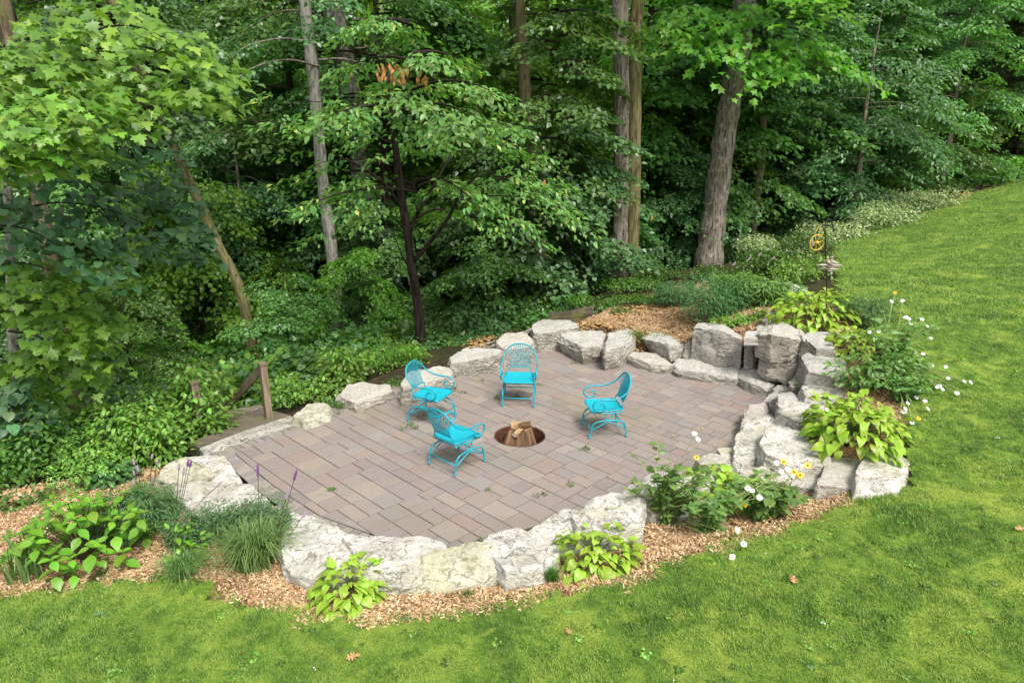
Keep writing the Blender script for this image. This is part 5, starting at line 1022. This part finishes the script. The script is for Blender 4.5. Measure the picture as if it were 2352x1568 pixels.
for c, lb in [((760, 945), 'weed tuft between the green-tinged stone and the cracked stone'), ((905, 890), 'weeds in front of the cracked grey stone')]:
    bush('wild_shrub', 'weed', lb, c, (.32, .2, .16), 300, .05, 'rhomb', 'ivy', 0, stems=0)
for c, r_, n, m_, lb in [((430, 770), (1.8, 1.0, 1.9), 4200, 'bramble', 'pale green young maple thicket in the ravine above the shorter handrail post'), ((560, 820), (1.5, .9, 1.3), 3200, 'bramble', 'light young maple thicket left of the taller handrail post'), ((330, 720), (1.6, 1.0, 1.7), 3200, 'bramble', 'palest thicket in the ravine under the basswood boughs'), ((700, 800), (1.5, .9, 1.3), 3000, 'forest_a', 'green thicket right of the taller handrail post'), ((280, 840), (1.4, .9, 1.5), 3000, 'forest_a', 'green thicket left of the shorter handrail post')]:
    bush('young_maple', 'sapling', lb, c, r_, n, .12, 'maple_lo', m_, 0, stems=10, nlumps=9)
# ---- hostas: every big leaf is a part
def hosta_leaf_mesh(seed):
    r_ = random.Random(seed); L = .17 * r_.uniform(.9, 1.1); wd = .056 * r_.uniform(.9, 1.15); pet = .03; n = 7; vs = []; fs = []; sh = []; dr = r_.uniform(.3, .55); tw = r_.uniform(-.15, .15)
    for i in range(n):
        t_ = i / (n - 1); x = pet + L * (t_ - .06 * t_ ** 3); z = .02 * math.sin(t_ * math.pi) - dr * L * t_ ** 2.1; wv = wd * (math.sin(min(1, t_ * .98 + .05) ** .62 * math.pi) ** .7 if t_ < 1 else 0.0)
        for s_ in (-1, -.5, 0, .5, 1):
            vs.append((x - .02 * abs(s_) * (t_ < .2), s_ * wv, z + abs(s_) * wv * .55 - (s_ * s_) * wv * .4 + s_ * wv * tw + r_.uniform(-.0025, .0025))); sh.append(.3 + .35 * abs(s_) + .25 * t_)
    for i in range(n - 1):
        for k in range(4): fs.append((i * 5 + k, i * 5 + k + 1, (i + 1) * 5 + k + 1, (i + 1) * 5 + k))
    return mesh_np('leaf', vs, fs, M['hosta'], True, {'shade': sh})
HL = [hosta_leaf_mesh(i) for i in range(9)]
def hosta(c, label, n, rad, sc_=1.0, z=None):
    b = T(*c); root = empty('hosta', tuple(b), label=label, cat='hosta', group='yellow-green hostas around the patio'); hh = rad * .5; mb = MB(); ph = rng.uniform(0, 6.28, 3)
    for i in range(n):
        t_ = (i + .5) / n; az = i * 2.39996 + rng.normal(0, .25); th = t_ ** .62 * R(97); lay = rng.uniform(.7, 1.12) * (1 + .12 * math.sin(2 * az + ph[0]) + .1 * math.sin(5 * az + ph[1])); rr_ = rad * .8 * math.sin(min(th, 1.6)) * lay; zz = .05 * sc_ + hh * max(0, math.cos(th)) ** .8 * lay; s_ = sc_ * (.8 + .3 * t_) * rng.uniform(.6, 1.25)
        p = np.array([math.cos(az) * rr_, math.sin(az) * rr_, zz]); pitch = R(-16 + 40 * t_ + rng.normal(0, 17))
        o = bpy.data.objects.new('leaf', HL[i % 9]); o.location = p * [.86, .86, 1]; o.rotation_mode = 'XYZ'; o.rotation_euler = (rng.normal(0, .25), pitch, az + rng.normal(0, .2)); o.scale = (s_, s_ * rng.uniform(.95, 1.2), s_); link(o, root)
        if i % 2: mb.tube(catmull([(0, 0, 0), p * [.3, .3, .7], p * [.88, .88, 1]], 3), .0035 * sc_, 4, caps=False)
    obj('leaf_stalks', mb.mesh('leaf_stalks', M['stem']), root, kind='stuff'); return root
hosta((1960, 1010), 'largest chartreuse hosta spilling over the layered boulder above the steps', 300, .8, .88)
hosta((1865, 742), 'chartreuse hosta at the foot of the hook pole', 250, .86, .95)
hosta((812, 1375), 'chartreuse hosta in front of the boulders, left of centre', 200, .47, .66)
hosta((1368, 1300), 'chartreuse hosta below the biggest pure white boulder', 200, .52, .7)
hosta((1968, 810), 'small pale hosta half hidden by white daisies', 150, .55, .85)
hosta((1665, 1165), 'light green hosta behind the yellow-eyed flowers', 190, .62, .98)
hosta((1900, 690), 'hosta tuft just behind the hook pole', 40, .3, .8)
# ---- hydrangea
hb2 = T(205, 1300); hy = empty('hydrangea', tuple(hb2), label='broad-leaved hydrangea in the mulch at the lower left', cat='hydrangea')
mb = MB(); LP, LD, LN, LS = [], [], [], []
for i in range(38):
    az = i * 2.4; r_ = .58 * math.sqrt((i + .5) / 38); e = np.array([math.cos(az) * r_ * 1.15, math.sin(az) * r_ * .9, .7 - .42 * (r_ / .58) ** 2 + rng.normal(0, .12)]); mb.tube(catmull([(rng.normal(0, .03), rng.normal(0, .03), 0), e * [.5, .5, .6], e], 4), np.linspace(.007, .004, 9), 5)
    a0 = rng.uniform(0, 3)
    for lv, (nn, dz, tl, s_) in enumerate([(2, 0.02, .35, .1), (2, -.01, .0, .15), (2, -.09, -.25, .17), (2, -.18, -.4, .17)]):
        for k in range(nn):
            a_ = a0 + lv * 1.57 + k * math.pi + rng.normal(0, .15); LP.append(e + [0, 0, dz]); LD.append([math.cos(a_), math.sin(a_), tl + rng.normal(0, .12)]); LN.append(UP + rng.normal(0, .2, 3)); LS.append(s_ * rng.uniform(.85, 1.15))
obj('stems', mb.mesh('stems', M['stem_dark']), hy)
fine = fan([(0, 0), (.1, .12), (.3, .29), (.55, .3), (.8, .15), (1, 0)], .5, .35, .12); TP['hyd'] = fine
leaf_objs('leaf', hy, np.array(LP), np.array(LD), np.array(LN), np.array(LS) * rng.uniform(.7, 1.15, len(LS)), 'hyd', M['hydrangea'])
obj('yellow_leaf', leafmesh('yellow_leaf', np.array([[.42, -.42, .05]]), np.array([[1, -.3, -.2]]), np.array([[0, -.3, 1.0]]), .11, 'hyd', M['autumn']), hy, label='yellow and orange withered leaf')
# ---- grass tufts
def grassy(name, cat, label, c, rad, hgt, n, mat='grassblade', wid=.006, group=None, droop=.5, upr=.0):
    b = T(*c); root = empty(name, tuple(b), label=label, cat=cat, group=group); v = []; f = []; sh = []
    az = rng.uniform(0, 6.283, n); out = rad * rng.uniform(.15, 1, n); hh = hgt * rng.uniform(.6, 1.1, n); base = rng.normal(0, rad * .13, (n, 2)); s_ = rng.random(n)
    for i in range(n):
        d = np.array([math.cos(az[i]), math.sin(az[i]), 0]); sd = np.array([-d[1], d[0], 0]); o0 = np.array([*base[i], -.01]); k = len(v)
        for t_ in (0, .35, .7, 1):
            p = o0 + d * out[i] * t_ ** 1.5 + UP * hh[i] * (t_ * (1 + droop) - droop * t_ ** 2.6 * (1 + out[i] / rad * .6)); w_ = wid * (1 - t_ * .85); v += [p - sd * w_, p + sd * w_]; sh += [s_[i]] * 2
        f += [(k, k + 1, k + 3, k + 2), (k + 2, k + 3, k + 5, k + 4), (k + 4, k + 5, k + 7, k + 6)]
    obj('blades', mesh_np('blades', v, np.array(f), M[mat], True, {'shade': sh}), root, kind='stuff'); return root
def spikes(root, lst, mat='purple', Y=None):
    """flower spikes standing in a tuft: (photo point of tip, length of the bloom)"""
    b = np.array(root.location)
    for (x, y, l_, m_) in lst:
        tp = V(x, y, b[1] + rng.uniform(-.12, .1)) - b; s0 = np.array([tp[0] * .25, tp[1] * .25, 0]); d = norm(tp - s0)
        mb = MB(); mb.tube(catmull([s0, s0 + (tp - s0) * .5 + [tp[0] * .03, 0, .03], tp - d * l_], 5), .0035, 5); obj('flower_stem', mb.mesh('flower_stem', M['stem_dark']), root)
        mb = MB(); t_ = np.linspace(0, 1, 14); mb.tube([tp - d * l_ * (1 - u) for u in t_], [.0045 + .009 * math.sin(min(1, (1 - u) * 1.0 + .12) * math.pi * .55) * (.75 + .35 * (i % 2)) for i, u in enumerate(t_)], 7); obj('flower_spike', mb.mesh('flower_spike', M[m_]), root)
g1 = grassy('liatris', 'flower plant', 'biggest grassy liatris tuft with tall purple spikes left of the front boulders', (592, 1318), .56, .55, 480, wid=.0085, droop=.8); spikes(g1, [(592, 1065, .13, 'purple'), (682, 1078, .12, 'purple'), (664, 1120, .13, 'mauve'), (704, 1172, .08, 'mauve')])
g2 = grassy('liatris', 'flower plant', 'small grassy tuft with broad light leaves on top, left of the biggest liatris', (425, 1328), .4, .32, 260, wid=.008, droop=.8); bush('seedling', 'seedling', 'pale green maple seedling growing in the small grassy tuft', (430, 1320), (.22, .15, .5), 50, .1, 'ovate', 'hydrangea', 40, stems=4, nlumps=3)
g3 = grassy('liatris', 'flower plant', 'thin liatris with lilac spikes before the flat mossy rock', (395, 1205), .22, .42, 220); spikes(g3, [(412, 1062, .1, 'mauve'), (424, 1072, .1, 'mauve'), (440, 1056, .09, 'purple'), (434, 1054, .09, 'purple'), (510, 1105, .1, 'mauve'), (466, 1162, .03, 'mauve')])
g4 = grassy('liatris', 'flower plant', 'faded liatris group behind the hydrangea', (330, 1190), .25, .45, 240); spikes(g4, [(306, 1052, .08, 'mauve'), (316, 1068, .08, 'mauve'), (305, 1100, .07, 'mauve'), (350, 1096, .1, 'mauve'), (350, 1042, .06, 'mauve'), (362, 1055, .06, 'mauve'), (307, 1080, .06, 'mauve')])
grassy('daylily', 'daylily', 'arching daylily clump left of the hydrangea', (62, 1340), .5, .62, 60, 'grassblade', .012, droop=.7)
grassy('grass_tuft', 'grass tuft', 'dark grass tuft under the left end of the second front hosta', (1268, 1350), .13, .2, 260, 'ivy', .004, 'dark grass tufts at the mulch edge')
grassy('grass_tuft', 'grass tuft', 'grass tuft beside the green-tinged stone at the pavers', (782, 948), .13, .2, 130, 'grassblade', .005)
for c, lb in [((428, 1340), 'grass tuft on the lawn border below the small liatris'), ((240, 1335), 'little grass tuft in front of the hydrangea'), ((715, 1322), 'tiny weed tuft left of the front hosta'), ((1075, 1375), 'tiny weed tuft in the mulch under the grey-green boulder')]:
    grassy('grass_tuft', 'grass tuft', lb, c, .12, .1, 90, 'ivy', .005)
lf = grassy('liatris', 'flower plant', 'liatris rosettes on the mound by the flat rocks', (1640, 660), .3, .35, 160); spikes(lf, [(1610, 640, .12, 'mauve'), (1690, 600, .12, 'mauve'), (1725, 590, .12, 'mauve'), (1750, 580, .12, 'mauve'), (1780, 590, .1, 'mauve')])
# ---- daisies and black-eyed susans
def blossom(p, nrm, r_, kind, parent):
    X = norm(np.cross(nrm, [0.3, 1, .2])); Y = np.cross(nrm, X); v = []; f = []; n = 13
    for i in range(n):
        a_ = 2 * math.pi * i / n + rng.normal(0, .06); d = X * math.cos(a_) + Y * math.sin(a_); s_ = X * -math.sin(a_) + Y * math.cos(a_); k = len(v); l_ = r_ * rng.uniform(.85, 1.1); dp = -nrm * rng.uniform(0, .3) * r_
        v += [p + d * r_ * .12, p + d * l_ * .6 - s_ * r_ * .16, p + d * l_ + dp, p + d * l_ * .6 + s_ * r_ * .16]; f += [(k, k + 1, k + 2, k + 3)]
    fl = obj('petals', mesh_np('petals', v, f, M['petal_' + kind]), parent); mb = MB(); mb.ball(tuple(p), r_ * .26, 8, .7); obj('flower_eye', mb.mesh('flower_eye', M['flower_eye' if kind == 'white' else 'dark_eye']), fl)
def daisy_plant(c, label, blooms, rad, hgt, nl, kind='white', seed=0, leaf=.09, dead=0, r_=.034, spread=1.0, name='daisy_plant'):
    b = T(*c); root = empty(name, tuple(b), label=label, cat='flower plant'); mb = MB(); LP, LD, LN = [], [], []
    for i in range(26):
        az = rng.uniform(0, 6.28); q = rad * rng.uniform(.2, 1); e = np.array([math.cos(az) * q, math.sin(az) * q * .7, hgt * rng.uniform(.5, 1)]); s0 = np.array([rng.normal(0, .05), rng.normal(0, .04), 0]); ln = catmull([s0, s0 + e * [.35, .35, .6], e], 5); mb.tube(ln, .0035, 4, caps=False)
        for t_ in rng.integers(1, len(ln), nl): a_ = rng.uniform(0, 6.28); LP.append(ln[t_]); LD.append([math.cos(a_), math.sin(a_), rng.uniform(-.2, .5)]); LN.append(UP + rng.normal(0, .35, 3))
    for (x, y, dy, kd) in blooms:
        tw_ = V(x, y, b[1] + dy)
        if tw_[2] < h(tw_[0], tw_[1]) + .1: tw_ = V(x, y, T(x, y)[1] - .28)
        tp = tw_ - b; s0 = np.array([rng.normal(0, .05), rng.normal(0, .04), 0]); md_ = s0 + (tp - s0) * .5 + [0, 0, .1]; mb.tube(catmull([s0, md_, tp], 6), .004, 4, caps=False)
        if kd: blossom(tp, norm(np.array([rng.normal(0, .3), -.55, .8])), r_ * rng.uniform(.9, 1.15), kd, root)
        else: mb.ball(tuple(tp), .014, 6)
    obj('stems', mb.mesh('stems', M['straw']), root); obj('foliage', leafmesh('foliage', np.array(LP), np.array(LD), np.array(LN), rng.uniform(leaf * .6, leaf * 1.2, len(LP)), 'ovate', M['daisyleaf']), root, kind='stuff'); return root
W, Y_ = 'white', 'yellow'
daisy_plant((1525, 1215), 'tall leafy daisy plant with wilted tops overlapping the white boulders', [(1595, 995, 0, W), (1604, 1008, .05, W), (1612, 985, .1, None), (1545, 1000, .1, None), (1640, 1022, .1, None), (1490, 1130, -.1, None), (1395, 1165, -.2, None), (1600, 1050, 0, Y_), (1708, 1248, -.2, W), (1694, 1216, -.1, W), (1682, 1278, -.3, W)], .6, .85, 20, leaf=.11)
daisy_plant((1615, 1225), 'dense dark green daisy stems between the hosta and the tall daisy plant', [(1718, 1120, -.1, W), (1728, 1126, -.1, W), (1745, 1142, -.1, W), (1795, 1082, 0, W), (1810, 1078, 0, W), (1822, 1092, .1, W), (1785, 1062, .2, W)], .55, .6, 24, leaf=.1)
daisy_plant((1750, 1205), 'leafy plant with yellow dark-eyed flowers near the lowest step', [(1800, 1060, 0, Y_), (1823, 1083, .0, Y_), (1832, 1092, -.05, Y_), (1838, 1090, -.1, Y_), (1710, 1157, -.1, Y_), (1855, 1068, .1, Y_)], .45, .5, 28, leaf=.14, name='coneflower_plant', r_=.04)
daisy_plant((2035, 860), 'sprawling white daisies leaning over the lawn at the right', [(2080, 728, 0, W), (2088, 732, .1, W), (2092, 742, .1, W), (2118, 733, 0, W), (2130, 748, -.1, W), (2138, 776, -.1, W), (2103, 810, -.2, W), (2120, 812, -.2, W), (2142, 838, -.3, W), (2172, 842, -.2, W), (2178, 868, -.3, W), (2152, 889, -.3, W), (2165, 893, -.3, W), (2215, 875, -.4, W), (2230, 877, -.5, W), (2198, 902, -.4, W), (2105, 912, -.3, W), (2125, 920, -.4, W), (2132, 938, -.4, W), (2080, 938, -.4, W), (2158, 886, -.3, W), (2076, 945, -.4, W), (2048, 692, .4, W), (2073, 690, .4, W), (1997, 762, .1, W), (2018, 760, .1, W), (2010, 778, 0, W), (1900, 940, -.4, W), (2055, 672, .5, Y_), (2230, 910, -.5, None), (2110, 960, -.4, Y_)], .9, .85, 22, leaf=.11)
daisy_plant((2070, 925), 'low daisy foliage between the largest hosta and the lawn', [(2085, 925, 0, W), (2110, 895, 0, W), (2065, 960, 0, None), (2095, 970, -.1, W)], .45, .4, 20, leaf=.1)
bush('perennial', 'perennial', 'dark willowy foliage at the foot of the sprawling daisies', (2020, 880), (.8, .45, .55), 1100, .11, 'rhomb', 'daisyleaf', 0, stems=8)
daisy_plant((1860, 912), 'thin straggling daisy stems over the light flat boulder', [(1882, 905, 0, W), (1840, 930, 0, None), (1940, 925, 0, None)], .3, .25, 9, leaf=.08)
# ---- lawn blades and bark chips
def tuftmesh(name, n, rad, hgt, wid, mat):
    v = []; f = []; sh = []
    for i in range(n):
        a_ = rng.uniform(0, 6.28); q = rad * math.sqrt(rng.random()); o0 = np.array([math.cos(a_) * q, math.sin(a_) * q, -.005]); b_ = rng.uniform(0, 6.28); d = np.array([math.cos(b_), math.sin(b_), 0]); sd = np.array([-d[1], d[0], 0]); hh = hgt * rng.uniform(.5, 1.15); k = len(v); bend = hh * rng.uniform(.2, 1.0)
        v += [o0 - sd * wid, o0 + sd * wid, o0 + d * bend * .35 + UP * hh * .65 + sd * wid * .7, o0 + d * bend * .35 + UP * hh * .65 - sd * wid * .7, o0 + d * bend + UP * hh]; f += [(k, k + 1, k + 2), (k, k + 2, k + 3), (k + 3, k + 2, k + 4)]; sh += [rng.random() ** 2] * 5
    return mesh_np(name, v, np.array(f), M[mat], False, {'shade': sh})
GV = [tuftmesh('lawn_grass', 46, .085, .034, .0027, 'blades') for _ in range(6)]
GV2 = [tuftmesh('lawn_grass', 40, .17, .05, .006, 'blades') for _ in range(3)]
def jit(P, a=.05): return P + rng.normal(0, a, P.shape)
def sample(n, x0, x1, y0, y1, test): 
    P = np.column_stack([rng.uniform(x0, x1, n), rng.uniform(y0, y1, n)]); return P[test(P)]
vis = lambda P: np.abs(P[:, 0]) < P[:, 1] * .86 + 1.2
nearp = sample(26000, -6.5, 10.5, 4.0, 11.5, lambda P: inpoly(wob(jit(P)), LAWN) & vis(P)); farp = sample(34000, 4, 32, 11.5, 34, lambda P: inpoly(wob(P), LAWN) & vis(P))
P = np.vstack([nearp, farp]); n = len(P); Z = HT(P) + .028; idx = np.concatenate([rng.integers(0, 6, len(nearp)), 6 + rng.integers(0, 3, len(farp))])
patch = np.array([noise.noise(Vector((x * 1.1, y * 1.1, 4))) for x, y in P]); scatter('lawn_grass', GV + GV2, np.column_stack([P, Z]), np.column_stack([rng.normal(0, .06, (n, 2)), rng.uniform(0, 6.28, n)]), .85 + .45 * np.clip(patch + .2, -.6, 1) + rng.uniform(-.1, .2, n), idx, label='short blades of the mown lawn')
WV2 = [bushmesh('lawn_weed', 14, .06, .02, .035, 'round', m_) for m_ in ('ivy', 'bramble')] + [leafmesh('lawn_weed', rng.uniform(-.04, .04, (4, 3)) * [1, 1, .2] + [0, 0, .03], rng.normal(0, 1, (4, 3)) * [1, 1, .3], UP + rng.normal(0, .4, (4, 3)), .018, 'wide', M['petal_white'])]
P = sample(2400, -6, 12, 4, 16, lambda P: inpoly(P, LAWN) & vis(P)); n = len(P); k_ = rng.choice([0, 1, 2], n, p=[.46, .47, .07])
scatter('lawn_weeds', WV2, np.column_stack([P, HT(P) + .04]), np.column_stack([np.zeros((n, 2)), rng.uniform(0, 6, n)]), rng.uniform(.3, .8, n), k_, label='clover and broad-leaved weeds scattered in the lawn')
def chipmesh(n, rad):
    v = []; f = []; sh = []
    for i in range(n):
        c_ = np.array([*rng.uniform(-rad, rad, 2), rng.uniform(0, .018)]); a_ = rng.uniform(0, 6.28); l_ = rng.uniform(.012, .045); w_ = rng.uniform(.003, .008); t_ = rng.normal(0, .3); d = np.array([math.cos(a_), math.sin(a_), t_]) * l_ / 2; s_ = np.array([-math.sin(a_), math.cos(a_), rng.normal(0, .35)]) * w_; k = len(v); u_ = UP * .004
        v += [c_ - d - s_, c_ + d - s_ * .6, c_ + d + s_ * .6, c_ - d + s_, c_ - d + u_, c_ + d + u_]; f += [(k, k + 1, k + 5), (k, k + 5, k + 4), (k + 3, k + 4, k + 5), (k + 3, k + 5, k + 2)]; sh += [rng.random()] * 6
    return mesh_np('bark_chips', v, np.array(f), M['chip'], False, {'shade': sh})
CV = [chipmesh(34, .08) for _ in range(7)]
for P_, lb in ((MULCH1, 'loose shredded bark chips of the front bed'), (MULCH2, 'loose shredded bark chips on the mound')):
    a, b = P_.min(0), P_.max(0); n = int((b[0] - a[0]) * (b[1] - a[1]) * 190); P = sample(n, a[0], b[0], a[1], b[1], lambda q: inpoly(wob(q, 1, .1), P_) & (sdconv(q, PATIO) > .0)); n = len(P)
    scatter('bark_chips', CV, np.column_stack([P, HT(P) + .02]), np.column_stack([rng.normal(0, .08, (n, 2)), rng.uniform(0, 6.28, n)]), rng.uniform(.8, 1.4, n), rng.integers(0, 7, n), label=lb)
# small weeds in paver joints and brown litter along the back edge
P = np.array([G(*c4(x, y), 0)[:2] for x, y in [(575, 830), (690, 760), (1270, 400), (1335, 1475), (2145, 1420), (2280, 1070), (1440, 575), (1080, 520), (2175, 230), (1835, 440), (1600, 560), (620, 860), (500, 870)]] + [G(x, y)[:2] for x, y in [(1107, 1250), (1180, 1225), (780, 950), (1240, 1140)]]); n = len(P)
WV = [bushmesh('joint_weed', 26, .05, .03, .03, 'rhomb', 'ivy') for _ in range(3)]
scatter('joint_weeds', WV, np.column_stack([P, np.zeros(n)]), np.column_stack([np.zeros((n, 2)), rng.uniform(0, 6, n)]), rng.uniform(.8, 1.5, n), rng.integers(0, 3, n), label='tiny weeds sprouting between the pavers')
LV = [leafmesh('litter', rng.uniform(-.12, .12, (12, 3)) * [1, 1, .1] + [0, 0, .015], rng.normal(0, 1, (12, 3)) * [1, 1, .2], UP + rng.normal(0, .4, (12, 3)), rng.uniform(.04, .09, 12), 'ovate', M['dead_leaf']) for _ in range(3)]
P = []
for (x0, y0), (x1, y1), k in [((1080, 800), (1190, 745), 60), ((1230, 790), (1330, 775), 40), ((1300, 770), (1420, 750), 40), ((2200, 450), (2352, 405), 90), ((2050, 500), (2230, 455), 40), ((1380, 740), (1550, 700), 40), ((1440, 800), (1500, 805), 20)]:
    for i in range(k): t_ = rng.random(); P.append(T(x0 + (x1 - x0) * t_ + rng.normal(0, 8), y0 + (y1 - y0) * t_ + rng.normal(0, 8)))
P = np.array(P); n = len(P); scatter('leaf_litter', LV, P + [0, 0, .03], np.column_stack([np.zeros((n, 2)), rng.uniform(0, 6, n)]), rng.uniform(.8, 1.5, n), rng.integers(0, 3, n), label='dry brown leaf litter behind the boulders and along the wood edge')
for (x, y, m_, s_, az, lb, onp) in [(750, 1125, 'oak_leaf', .13, .3, 'green oak leaf lying on the pavers', 1), (1820, 1358, 'dead_leaf', .13, 1.2, 'tan oak leaf on the lawn, lower right', 0), (797, 1545, 'dead_leaf', .12, .4, 'brown leaf on the lawn at the bottom edge left of centre', 0), (1310, 1492, 'dead_leaf', .09, 2, 'curled brown leaf on the lawn below the second front hosta', 0), (885, 1455, 'dead_leaf', .07, 1, 'small pale leaf at the lawn edge below the front hosta', 0),
        (218, 1432, 'feathery', .1, .2, 'blue-grey leaf on the lawn at lower left', 0), (2325, 1235, 'dead_leaf', .11, 0, 'brown leaf on the lawn at the right edge', 0), (1695, 1215, 'dead_leaf', .09, 2.2, 'brown leaf in the mulch near the fallen daisies', 0), (1370, 1365, 'dead_leaf', .08, 1.2, 'reddish leaf right of the dark grass tuft', 0), (1330, 1368, 'dead_leaf', .07, 1.8, 'reddish leaf left of the other near the dark grass tuft', 0), (1665, 1052, 'dead_leaf', .09, .3, 'reddish leaf on the pavers behind the daisy tops', 1), (900, 1310, 'dead_leaf', .1, .7, 'dry leaf on the mulch edge above the front hosta', 0)]:
    p = G(x, y, .006) if onp else T(x, y) + [0, 0, .06]
    obj('fallen_leaf', leafmesh('fallen_leaf', np.zeros((1, 3)), np.array([[math.cos(az), math.sin(az), .1]]), np.array([[.1, -.3, 1.0]]), s_, 'oak', M[m_]), None, tuple(p), label=lb, cat='leaf')
